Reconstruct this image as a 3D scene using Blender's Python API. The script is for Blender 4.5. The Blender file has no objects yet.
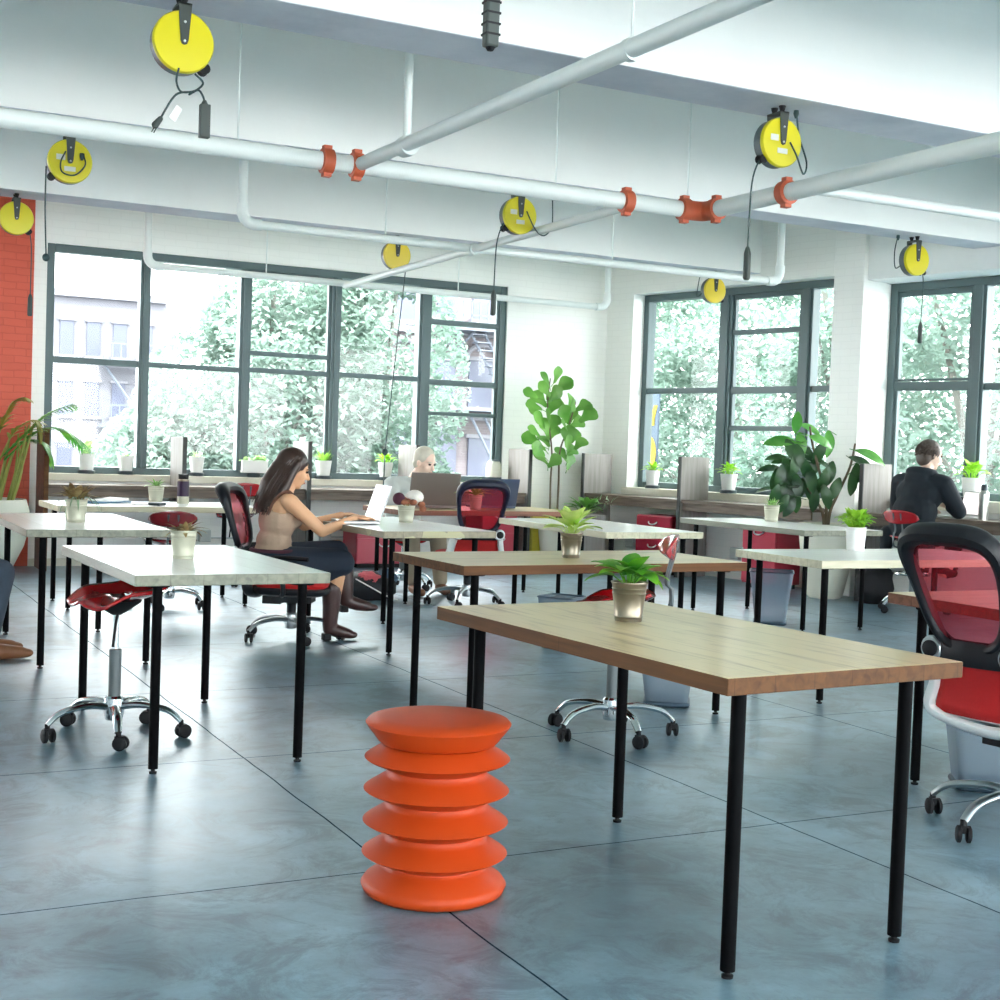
import bpy, math, random
from mathutils import Vector, Matrix, Euler, noise
PI = math.pi
rnd = random.Random(7)
sc = bpy.context.scene
COL = sc.collection

# ------------------------------------------------------------------ materials
def lin(c):
    return tuple(((v/255)/12.92 if v/255 <= 0.04045 else (((v/255)+0.055)/1.055)**2.4) for v in c)

def new_mat(name):
    m = bpy.data.materials.new(name); m.use_nodes = True
    nt = m.node_tree
    return m, nt, nt.nodes['Principled BSDF']

def N(nt, kind, **kw):
    n = nt.nodes.new(kind)
    for k, v in kw.items():
        setattr(n, k, v)
    return n

def plain(name, rgb, rough=0.5, metal=0.0, spec=0.5, vary=0.0, scale=20.0, bump=0.0, trans=0.0, coat=0.0, sheen=0.0):
    m, nt, b = new_mat(name)
    c = lin(rgb)
    b.inputs['Base Color'].default_value = (*c, 1)
    b.inputs['Roughness'].default_value = rough
    b.inputs['Metallic'].default_value = metal
    b.inputs['Specular IOR Level'].default_value = spec
    b.inputs['Coat Weight'].default_value = coat
    b.inputs['Sheen Weight'].default_value = sheen
    if vary or bump:
        tc = N(nt, 'ShaderNodeTexCoord'); nz = N(nt, 'ShaderNodeTexNoise')
        nz.inputs['Scale'].default_value = scale; nz.inputs['Detail'].default_value = 5
        nt.links.new(tc.outputs['Object'], nz.inputs['Vector'])
        if vary:
            mx = N(nt, 'ShaderNodeMixRGB', blend_type='MIX')
            mx.inputs[1].default_value = (*[v*(1-vary) for v in c], 1)
            mx.inputs[2].default_value = (*[min(1, v*(1+vary)) for v in c], 1)
            nt.links.new(nz.outputs['Fac'], mx.inputs[0]); nt.links.new(mx.outputs[0], b.inputs['Base Color'])
        if bump:
            bp = N(nt, 'ShaderNodeBump'); bp.inputs['Strength'].default_value = bump; bp.inputs['Distance'].default_value = .01
            nt.links.new(nz.outputs['Fac'], bp.inputs['Height']); nt.links.new(bp.outputs[0], b.inputs['Normal'])
    return m

def leafmat(name, rgb, rgb2, rough=0.4, scale=9.0, trans=.35):
    m, nt, b = new_mat(name)
    tc = N(nt, 'ShaderNodeTexCoord'); nz = N(nt, 'ShaderNodeTexNoise'); nz.inputs['Scale'].default_value = scale
    nt.links.new(tc.outputs['Object'], nz.inputs['Vector'])
    rp = N(nt, 'ShaderNodeValToRGB'); rp.color_ramp.elements[0].position = .35; rp.color_ramp.elements[1].position = .65
    rp.color_ramp.elements[0].color = (*lin(rgb), 1); rp.color_ramp.elements[1].color = (*lin(rgb2), 1)
    nt.links.new(nz.outputs['Fac'], rp.inputs[0]); nt.links.new(rp.outputs[0], b.inputs['Base Color'])
    b.inputs['Roughness'].default_value = rough
    if trans:
        tr = N(nt, 'ShaderNodeBsdfTranslucent'); nt.links.new(rp.outputs[0], tr.inputs['Color'])
        mx = N(nt, 'ShaderNodeMixShader'); mx.inputs[0].default_value = trans
        out = nt.nodes['Material Output']
        nt.links.new(b.outputs[0], mx.inputs[1]); nt.links.new(tr.outputs[0], mx.inputs[2]); nt.links.new(mx.outputs[0], out.inputs[0])
    return m

def brick(name, c1, c2, mortar, rough=.7, bump=.35, plane='XZ', rowh=.068, bw=.21):
    m, nt, b = new_mat(name)
    tc = N(nt, 'ShaderNodeTexCoord'); sp = N(nt, 'ShaderNodeSeparateXYZ'); cb = N(nt, 'ShaderNodeCombineXYZ')
    nt.links.new(tc.outputs['Object'], sp.inputs[0])
    nt.links.new(sp.outputs['X'], cb.inputs['X']); nt.links.new(sp.outputs['Z'], cb.inputs['Y'])
    nz = N(nt, 'ShaderNodeTexNoise'); nz.inputs['Scale'].default_value = 6; nz.inputs['Detail'].default_value = 6
    nt.links.new(tc.outputs['Object'], nz.inputs['Vector'])
    ad = N(nt, 'ShaderNodeMixRGB', blend_type='ADD'); ad.inputs[0].default_value = .03
    nt.links.new(cb.outputs[0], ad.inputs[1]); nt.links.new(nz.outputs['Color'], ad.inputs[2])
    br = N(nt, 'ShaderNodeTexBrick')
    br.inputs['Scale'].default_value = 1; br.inputs['Mortar Size'].default_value = .006
    br.inputs['Brick Width'].default_value = bw; br.inputs['Row Height'].default_value = rowh
    br.inputs['Mortar Smooth'].default_value = .4
    br.inputs['Color1'].default_value = (*lin(c1), 1); br.inputs['Color2'].default_value = (*lin(c2), 1); br.inputs['Mortar'].default_value = (*lin(mortar), 1)
    nt.links.new(ad.outputs[0], br.inputs['Vector'])
    nt.links.new(br.outputs['Color'], b.inputs['Base Color'])
    b.inputs['Roughness'].default_value = rough
    mth = N(nt, 'ShaderNodeMath', operation='MULTIPLY_ADD'); mth.inputs[1].default_value = -.8
    nt.links.new(br.outputs['Fac'], mth.inputs[0]); nt.links.new(nz.outputs['Fac'], mth.inputs[2])
    bp = N(nt, 'ShaderNodeBump'); bp.inputs['Strength'].default_value = bump; bp.inputs['Distance'].default_value = .012
    nt.links.new(mth.outputs[0], bp.inputs['Height']); nt.links.new(bp.outputs[0], b.inputs['Normal'])
    return m

def wood(name, c1, c2, rough=.4, scale=1.0, knots=True, coat=0.0, blotch=None, upright=False, streak=False):
    """planks along local X with streaky grain"""
    m, nt, b = new_mat(name)
    tc = N(nt, 'ShaderNodeTexCoord'); mp = N(nt, 'ShaderNodeMapping')
    mp.inputs['Scale'].default_value = (14*scale, 14*scale, 1.2*scale) if upright else (1.2*scale, 14*scale, 14*scale)
    nt.links.new(tc.outputs['Object'], mp.inputs[0])
    nz = N(nt, 'ShaderNodeTexNoise'); nz.inputs['Scale'].default_value = 2.2; nz.inputs['Detail'].default_value = 8; nz.inputs['Distortion'].default_value = .6
    nt.links.new(mp.outputs[0], nz.inputs['Vector'])
    rp = N(nt, 'ShaderNodeValToRGB')
    rp.color_ramp.elements[0].position = .24 if streak else .3; rp.color_ramp.elements[1].position = .46 if streak else .62
    rp.color_ramp.elements[0].color = (*lin(c2), 1); rp.color_ramp.elements[1].color = (*lin(c1), 1)
    nt.links.new(nz.outputs['Fac'], rp.inputs[0])
    last = rp.outputs[0]
    # plank to plank tone
    br = N(nt, 'ShaderNodeTexBrick'); br.inputs['Scale'].default_value = 1
    br.inputs['Brick Width'].default_value = .9; br.inputs['Row Height'].default_value = .125; br.inputs['Mortar Size'].default_value = .0012
    br.inputs['Color1'].default_value = (1, 1, 1, 1); br.inputs['Color2'].default_value = (.86, .85, .83, 1); br.inputs['Mortar'].default_value = (.55, .5, .45, 1)
    nt.links.new(tc.outputs['Object'], br.inputs['Vector'])
    mu = N(nt, 'ShaderNodeMixRGB', blend_type='MULTIPLY'); mu.inputs[0].default_value = 0 if upright else .8
    nt.links.new(last, mu.inputs[1]); nt.links.new(br.outputs['Color'], mu.inputs[2]); last = mu.outputs[0]
    if blotch:
        n2 = N(nt, 'ShaderNodeTexVoronoi'); n2.inputs['Scale'].default_value = 8
        nt.links.new(tc.outputs['Object'], n2.inputs['Vector'])
        sp = N(nt, 'ShaderNodeSeparateXYZ'); nt.links.new(n2.outputs['Color'], sp.inputs[0])
        r2 = N(nt, 'ShaderNodeValToRGB'); r2.color_ramp.elements[0].position = .72; r2.color_ramp.elements[1].position = .76
        r2.color_ramp.elements[0].color = (0, 0, 0, 1); r2.color_ramp.elements[1].color = (1, 1, 1, 1)
        nt.links.new(sp.outputs[0], r2.inputs[0])
        m3 = N(nt, 'ShaderNodeMixRGB'); m3.inputs[2].default_value = (*lin(blotch), 1)
        nt.links.new(r2.outputs[0], m3.inputs[0]); nt.links.new(last, m3.inputs[1]); last = m3.outputs[0]
    nt.links.new(last, b.inputs['Base Color'])
    b.inputs['Roughness'].default_value = rough; b.inputs['Coat Weight'].default_value = coat; b.inputs['Coat Roughness'].default_value = .15
    bp = N(nt, 'ShaderNodeBump'); bp.inputs['Strength'].default_value = .06; bp.inputs['Distance'].default_value = .004
    nt.links.new(nz.outputs['Fac'], bp.inputs['Height']); nt.links.new(bp.outputs[0], b.inputs['Normal'])
    return m

def plaster(name, rgb, rgb2, rough=.75, bump=.25):
    m, nt, b = new_mat(name)
    tc = N(nt, 'ShaderNodeTexCoord')
    n1 = N(nt, 'ShaderNodeTexNoise'); n1.inputs['Scale'].default_value = 1.3; n1.inputs['Detail'].default_value = 9; n1.inputs['Roughness'].default_value = .6
    n2 = N(nt, 'ShaderNodeTexNoise'); n2.inputs['Scale'].default_value = 14; n2.inputs['Detail'].default_value = 6
    nt.links.new(tc.outputs['Object'], n1.inputs['Vector']); nt.links.new(tc.outputs['Object'], n2.inputs['Vector'])
    rp = N(nt, 'ShaderNodeValToRGB'); rp.color_ramp.elements[0].position = .38; rp.color_ramp.elements[1].position = .6
    rp.color_ramp.elements[0].color = (*lin(rgb2), 1); rp.color_ramp.elements[1].color = (*lin(rgb), 1)
    nt.links.new(n1.outputs['Fac'], rp.inputs[0]); nt.links.new(rp.outputs[0], b.inputs['Base Color'])
    # board marks in the cast concrete: long faint ridges along X
    mp = N(nt, 'ShaderNodeMapping'); mp.inputs['Scale'].default_value = (.35, 7, 7); nt.links.new(tc.outputs['Object'], mp.inputs[0])
    n3 = N(nt, 'ShaderNodeTexNoise'); n3.inputs['Scale'].default_value = 1.5; n3.inputs['Detail'].default_value = 3; nt.links.new(mp.outputs[0], n3.inputs['Vector'])
    ma = N(nt, 'ShaderNodeMath', operation='MULTIPLY_ADD'); ma.inputs[1].default_value = .5
    nt.links.new(n2.outputs['Fac'], ma.inputs[0]); nt.links.new(n3.outputs['Fac'], ma.inputs[2])
    bp = N(nt, 'ShaderNodeBump'); bp.inputs['Strength'].default_value = bump; bp.inputs['Distance'].default_value = .02
    nt.links.new(ma.outputs[0], bp.inputs['Height']); nt.links.new(bp.outputs[0], b.inputs['Normal'])
    b.inputs['Roughness'].default_value = rough; b.inputs['Specular IOR Level'].default_value = .3
    return m

def floor_mat():
    m, nt, b = new_mat('sealed blue grey concrete')
    tc = N(nt, 'ShaderNodeTexCoord'); sp = N(nt, 'ShaderNodeSeparateXYZ'); nt.links.new(tc.outputs['Object'], sp.inputs[0])
    n1 = N(nt, 'ShaderNodeTexNoise'); n1.inputs['Scale'].default_value = 1.1; n1.inputs['Detail'].default_value = 10; n1.inputs['Roughness'].default_value = .68
    n2 = N(nt, 'ShaderNodeTexNoise'); n2.inputs['Scale'].default_value = 6; n2.inputs['Detail'].default_value = 10; n2.inputs['Roughness'].default_value = .7
    for n in (n1, n2): nt.links.new(tc.outputs['Object'], n.inputs['Vector'])
    rp = N(nt, 'ShaderNodeValToRGB')
    e = rp.color_ramp.elements; e[0].position = .38; e[1].position = .64
    e[0].color = (*lin((86, 117, 130)), 1); e[1].color = (*lin((136, 168, 182)), 1)
    nt.links.new(n1.outputs['Fac'], rp.inputs[0])
    r2 = N(nt, 'ShaderNodeValToRGB'); r2.color_ramp.elements[0].position = .33; r2.color_ramp.elements[1].position = .6
    r2.color_ramp.elements[0].color = (.42, .48, .50, 1); r2.color_ramp.elements[1].color = (1, 1, 1, 1)
    nt.links.new(n2.outputs['Fac'], r2.inputs[0])
    mu = N(nt, 'ShaderNodeMixRGB', blend_type='MULTIPLY'); mu.inputs[0].default_value = .75
    nt.links.new(rp.outputs[0], mu.inputs[1]); nt.links.new(r2.outputs[0], mu.inputs[2])
    # saw cut joints
    nw = N(nt, 'ShaderNodeTexNoise'); nw.inputs['Scale'].default_value = 2.0; nt.links.new(tc.outputs['Object'], nw.inputs['Vector'])
    acc = None
    def joint(axis, pos, wdt):
        nonlocal acc
        a = N(nt, 'ShaderNodeMath', operation='SUBTRACT'); nt.links.new(sp.outputs[axis], a.inputs[0]); a.inputs[1].default_value = pos
        wob = N(nt, 'ShaderNodeMath', operation='MULTIPLY_ADD'); wob.inputs[1].default_value = .02; nt.links.new(nw.outputs['Fac'], wob.inputs[0]); nt.links.new(a.outputs[0], wob.inputs[2])
        a2 = N(nt, 'ShaderNodeMath', operation='SUBTRACT'); nt.links.new(wob.outputs[0], a2.inputs[0]); a2.inputs[1].default_value = .01
        ab = N(nt, 'ShaderNodeMath', operation='ABSOLUTE'); nt.links.new(a2.outputs[0], ab.inputs[0])
        lt = N(nt, 'ShaderNodeMath', operation='LESS_THAN'); nt.links.new(ab.outputs[0], lt.inputs[0]); lt.inputs[1].default_value = wdt
        if acc is None: acc = lt.outputs[0]
        else:
            mxn = N(nt, 'ShaderNodeMath', operation='MAXIMUM'); nt.links.new(acc, mxn.inputs[0]); nt.links.new(lt.outputs[0], mxn.inputs[1]); acc = mxn.outputs[0]
    for x in (.12, 1.59, 3.04, 4.5, 5.97, 7.4): joint('X', x, .0032)
    for y in (2.2, 3.71, 5.23, 6.69, 8.2, 9.7, 11.2): joint('Y', y, .0028)
    m3 = N(nt, 'ShaderNodeMixRGB'); m3.inputs[2].default_value = (*lin((24, 46, 60)), 1)
    sc_ = N(nt, 'ShaderNodeMath', operation='MULTIPLY'); nt.links.new(acc, sc_.inputs[0]); sc_.inputs[1].default_value = .85
    nt.links.new(sc_.outputs[0], m3.inputs[0]); nt.links.new(mu.outputs[0], m3.inputs[1])
    nt.links.new(m3.outputs[0], b.inputs['Base Color'])
    n4 = N(nt, 'ShaderNodeTexNoise'); n4.inputs['Scale'].default_value = 3.2; n4.inputs['Detail'].default_value = 12; n4.inputs['Roughness'].default_value = .78; n4.inputs['Distortion'].default_value = 1.2
    nt.links.new(tc.outputs['Object'], n4.inputs['Vector'])
    r4 = N(nt, 'ShaderNodeValToRGB'); r4.color_ramp.elements[0].position = .40; r4.color_ramp.elements[1].position = .52
    r4.color_ramp.elements[0].color = (.28, .34, .38, 1); r4.color_ramp.elements[1].color = (1, 1, 1, 1); nt.links.new(n4.outputs['Fac'], r4.inputs[0])
    m5 = N(nt, 'ShaderNodeMixRGB', blend_type='MULTIPLY'); m5.inputs[0].default_value = .8
    nt.links.new(m3.outputs[0], m5.inputs[1]); nt.links.new(r4.outputs[0], m5.inputs[2]); nt.links.new(m5.outputs[0], b.inputs['Base Color'])
    rr = N(nt, 'ShaderNodeMapRange'); rr.inputs[3].default_value = .3; rr.inputs[4].default_value = .5;  b.inputs['Coat Roughness'].default_value = .36; b.inputs['Coat IOR'].default_value = 1.6; b.inputs['Coat Tint'].default_value = (.93, .97, 1, 1); b.inputs['Specular IOR Level'].default_value = 1.0
    nt.links.new(n2.outputs['Fac'], rr.inputs[0]); nt.links.new(rr.outputs[0], b.inputs['Roughness'])
    cw = N(nt, 'ShaderNodeMath', operation='MULTIPLY_ADD'); cw.inputs[1].default_value = -.6; cw.inputs[2].default_value = .6
    nt.links.new(acc, cw.inputs[0]); nt.links.new(cw.outputs[0], b.inputs['Coat Weight'])
    sw = N(nt, 'ShaderNodeMath', operation='SUBTRACT'); sw.inputs[0].default_value = 1; nt.links.new(acc, sw.inputs[1]); nt.links.new(sw.outputs[0], b.inputs['Specular IOR Level'])
    bp = N(nt, 'ShaderNodeBump'); bp.inputs['Strength'].default_value = .08; bp.inputs['Distance'].default_value = .01
    nt.links.new(n2.outputs['Fac'], bp.inputs['Height']); nt.links.new(bp.outputs[0], b.inputs['Normal'])
    return m

def glass_mat():
    m, nt, b = new_mat('window glass'); nt.nodes.remove(b)
    t = N(nt, 'ShaderNodeBsdfTransparent'); t.inputs[0].default_value = (.97, .985, .98, 1)
    g = N(nt, 'ShaderNodeBsdfGlossy'); g.inputs['Roughness'].default_value = .02
    mx = N(nt, 'ShaderNodeMixShader'); mx.inputs[0].default_value = .014
    nt.links.new(t.outputs[0], mx.inputs[1]); nt.links.new(g.outputs[0], mx.inputs[2]); nt.links.new(mx.outputs[0], nt.nodes['Material Output'].inputs[0])
    return m

def mesh_mat(name, rgb, opacity, rough=.5):
    """woven net: partly see-through fabric or wire"""
    m, nt, b = new_mat(name)
    b.inputs['Base Color'].default_value = (*lin(rgb), 1); b.inputs['Roughness'].default_value = rough
    t = N(nt, 'ShaderNodeBsdfTransparent'); mx = N(nt, 'ShaderNodeMixShader'); mx.inputs[0].default_value = opacity
    t.inputs[0].default_value = (1, 1, 1, 1)
    nt.links.new(t.outputs[0], mx.inputs[1]); nt.links.new(b.outputs[0], mx.inputs[2]); nt.links.new(mx.outputs[0], nt.nodes['Material Output'].inputs[0])
    return m

def tint_net(name, rgb, opacity):
    m = mesh_mat(name, rgb, opacity, .45)
    nt = m.node_tree; lw = N(nt, 'ShaderNodeLayerWeight'); lw.inputs['Blend'].default_value = .25   # a net looks denser edge on
    mr = N(nt, 'ShaderNodeMapRange'); mr.inputs[3].default_value = opacity; mr.inputs[4].default_value = .9
    nt.links.new(lw.outputs['Facing'], mr.inputs[0])
    for n in nt.nodes:
        if n.type == 'MIX_SHADER': nt.links.new(mr.outputs[0], n.inputs[0])
    for n in m.node_tree.nodes:
        if n.type == 'BSDF_TRANSPARENT': n.inputs[0].default_value = (.86, .28, .36, 1)
    return m

def screen_mat(name, rgb, strength):
    m, nt, b = new_mat(name)
    b.inputs['Base Color'].default_value = (.02, .02, .02, 1); b.inputs['Roughness'].default_value = .15
    b.inputs['Emission Color'].default_value = (*lin(rgb), 1); b.inputs['Emission Strength'].default_value = strength
    return m

M = dict(
    floor=floor_mat(), glass=glass_mat(),
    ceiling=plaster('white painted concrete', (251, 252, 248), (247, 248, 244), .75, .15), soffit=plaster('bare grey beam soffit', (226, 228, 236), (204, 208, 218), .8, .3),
    wall=brick('white painted brick', (246, 246, 240), (245, 245, 239), (242, 242, 236), .6, .12),
    wallplain=plaster('white painted plaster', (244, 246, 243), (236, 238, 235), .6, .12),
    redbrick=brick('red painted brick', (206, 82, 54), (200, 78, 50), (192, 72, 46), .5, .4),
    frame=plain('dark green grey window frame', (80, 100, 101), .45, vary=.08, scale=3),
    sill=plaster('cream painted sill', (236, 234, 220), (216, 212, 192), .6, .1),
    counter=wood('weathered brown counter board', (128, 112, 98), (86, 72, 62), .6),
    divider=wood('bleached grey divider board', (150, 145, 140), (134, 128, 122), .65, upright=True),
    divider_edge=plain('dark divider edge', (60, 62, 60), .6),
    oak=wood('oiled oak top', (212, 190, 146), (150, 120, 84), .36, coat=.12, streak=True),
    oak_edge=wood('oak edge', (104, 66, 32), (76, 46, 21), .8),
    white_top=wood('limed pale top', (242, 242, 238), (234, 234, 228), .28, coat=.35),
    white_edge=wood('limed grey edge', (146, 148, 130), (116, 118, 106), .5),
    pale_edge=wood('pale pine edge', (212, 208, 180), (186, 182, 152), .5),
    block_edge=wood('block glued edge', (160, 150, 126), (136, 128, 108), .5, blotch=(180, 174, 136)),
    black=plain('black powder coated steel', (5, 6, 8), .6, spec=.06),
    rubber=plain('black rubber', (14, 15, 19), .6, spec=.3),
    plastic=plain('black moulded plastic', (14, 17, 23), .45, spec=.35, vary=.08),
    navyplastic=plain('dark navy plastic', (20, 26, 48), .45, spec=.35),
    chrome=plain('polished chrome', (225, 230, 232), .12, 1.0),
    alu=plain('brushed aluminium', (196, 202, 204), .3, 1.0),
    greymetal=plain('grey enamelled column', (98, 106, 108), .4, .3),
    zinc=plain('galvanised zinc', (138, 130, 114), .36, .85, vary=.08, scale=60),
    zincwhite=plain('whitewashed zinc', (184, 184, 164), .45, .2, vary=.06, scale=40),
    orange=plain('matt orange polyethylene', (188, 64, 14), .5, spec=.3),
    yellow=plain('glossy yellow enamel', (226, 212, 26), .28, coat=.3),
    yellow_warm=plain('warm yellow enamel', (240, 212, 60), .3, coat=.3),
    reel_grey=plain('dark grey reel casing', (92, 104, 106), .35, .3),
    darkgreen=plain('dark grey green rubber', (58, 66, 62), .55),
    cord=plain('dark green cord', (36, 62, 62), .5),
    pipe=plain('white painted pipe', (232, 238, 234), .4, vary=.03, scale=4),
    rust=plain('rust orange coupling', (196, 92, 58), .5, vary=.12, scale=20),
    redplastic=plain('glossy red plastic', (158, 16, 22), .18, coat=.5),
    darkred=plain('glossy deep red plastic', (124, 14, 24), .18, coat=.6),
    redfabric=plain('red seat fabric', (190, 28, 28), .75, vary=.08, scale=120, bump=.1),
    whiteplastic=plain('white moulded plastic', (232, 234, 232), .35),
    net=tint_net('red net backrest', (170, 12, 30), .26),
    wire=mesh_mat('grey wire mesh', (120, 138, 154), .58),
    wire_solid=plain('grey wire rim', (70, 88, 102), .4, .5),
    redsteel=plain('crimson steel cabinet', (176, 36, 62), .35, coat=.2),
    yellowsteel=plain('mustard steel cabinet', (206, 192, 70), .4),
    whiteceramic=plain('white glazed pot', (240, 241, 238), .3),
    cream=plain('cream planter', (222, 222, 206), .45, vary=.03, scale=5),
    saucer=plain('dark grey saucer', (52, 66, 72), .4),
    soil=plain('dark potting soil', (52, 42, 34), .9, vary=.3, scale=60, bump=.4),
    skin=plain('skin', (222, 170, 130), .55, vary=.04, scale=8),
    skinpale=plain('pale skin', (228, 196, 176), .55),
    hair=plain('dark brown hair', (52, 34, 26), .4, vary=.35, scale=40),
    hairgrey=plain('greying brown hair', (74, 62, 54), .55, vary=.35, scale=50),
    hairsand=plain('sandy hair', (196, 190, 172), .6, vary=.15, scale=40),
    beige=plain('beige ribbed cotton', (176, 150, 128), .85, vary=.05, scale=60, bump=.25),
    strap=plain('brown strap', (96, 60, 44), .7),
    navy=plain('dark navy skirt cloth', (22, 34, 50), .8, vary=.15, scale=10),
    boot=plain('dark brown boot leather', (66, 42, 40), .32, vary=.15, scale=25),
    shoe=plain('tan leather shoe', (122, 78, 48), .5, vary=.15, scale=25),
    jeans=plain('blue grey denim', (62, 74, 88), .85, vary=.12, scale=60),
    hoodie=plain('dark teal black hoodie', (8, 21, 30), .85, vary=.15, scale=14),
    paleshirt=plain('pale grey cotton', (206, 210, 204), .85, vary=.04, scale=8),
    khaki=plain('khaki trousers', (150, 138, 118), .85, vary=.06, scale=20),
    eye=plain('eye', (40, 30, 28), .2), lip=plain('lip', (176, 96, 88), .5),
    silver=plain('silver laptop casing', (176, 178, 176), .3, .6),
    keyboard=plain('dark keyboard', (40, 44, 52), .5),
    screen=screen_mat('laptop screen lit blue white', (206, 216, 244), .34),
    screen2=screen_mat('laptop screen lit pink white', (246, 232, 232), .36),
    purple=plain('purple bottle enamel', (40, 16, 50), .4, spec=.3),
    steel=plain('brushed steel bottle', (196, 196, 190), .3, .85),
    paper=plain('white paper', (240, 240, 236), .7), bookblue=plain('blue book cover', (96, 140, 170), .6),
    label=plain('white sticker', (226, 228, 216), .6), label2=plain('grey print', (150, 150, 120), .6),
    pinkcloth=plain('coral patterned cloth', (206, 92, 100), .8), bagcloth=plain('black bag nylon', (26, 28, 34), .7, vary=.2, scale=20),
    bagblue=plain('slate blue pouch', (70, 96, 120), .7), blackcloth=plain('black cloth bag', (18, 20, 26), .8, vary=.2, scale=10, bump=.3),
    bark=plain('grey bark', (112, 112, 106), .8), stem=plain('brown stem', (96, 84, 62), .7), cane=plain('yellow green cane', (134, 140, 60), .55, vary=.2, scale=14),
    pothos=leafmat('pothos leaf', (64, 140, 36), (136, 206, 50), .4), lime=leafmat('lime leaf', (176, 214, 80), (226, 238, 160), .5),
    limebright=leafmat('bright lime leaf', (140, 206, 44), (190, 232, 84), .5),
    palegreen=leafmat('pale green leaf', (146, 196, 110), (200, 226, 160), .5), spiky=leafmat('spiky green leaf', (120, 184, 60), (178, 222, 100), .4),
    rubberleaf=leafmat('rubber plant leaf', (28, 62, 34), (56, 98, 50), .34, 5, .12), rubberyoung=leafmat('young rubber plant leaf', (70, 140, 56), (110, 172, 84), .2, 5, .3),
    fiddle=leafmat('fiddle leaf', (78, 138, 48), (122, 172, 84), .3, 4, .4), palm=leafmat('palm leaflet', (60, 140, 44), (120, 178, 70), .4, 4, .35), palmold=leafmat('olive palm leaflet', (126, 130, 50), (168, 160, 76), .5, 4, .3),
    dry=leafmat('dried rosette leaf', (120, 92, 56), (168, 146, 96), .7, 20, .1), sage=leafmat('sage succulent leaf', (110, 140, 110), (160, 184, 150), .5, 12, .2),
    maroon=plain('dark maroon flower', (74, 30, 48), .8, vary=.2, scale=60, bump=.5), whiteflower=plain('white flower head', (232, 226, 216), .8, vary=.1, scale=60, bump=.5), brownflower=plain('brown dried flower', (150, 92, 66), .8, vary=.2, scale=60),
    tree=leafmat('grey green tree leaf', (112, 138, 124), (148, 166, 156), .7, .8, .5), tree2=leafmat('dusty tree leaf', (118, 142, 130), (152, 170, 160), .7, .8, .5), tree3=leafmat('fresh tree leaf', (116, 144, 130), (152, 172, 160), .7, .8, .5),
    facade=plaster('grey render facade', (98, 98, 104), (92, 92, 98), .8, .1), facade2=brick('grey brick facade', (106, 98, 100), (98, 90, 94), (110, 106, 108), .8, .2),
    bwindow=plain('dim facade window', (66, 70, 86), .4), btrim=plain('grey stone trim', (106, 106, 112), .7), escape=plain('grey iron', (84, 90, 100), .5),
    bannerdark=plain('slate banner', (66, 80, 94), .7), banneryellow=plain('yellow banner letter', (150, 130, 24), .6),
    street=plain('asphalt', (112, 114, 116), .9),
    outlet=plain('grey socket box', (196, 202, 200), .5), 
)

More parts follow.
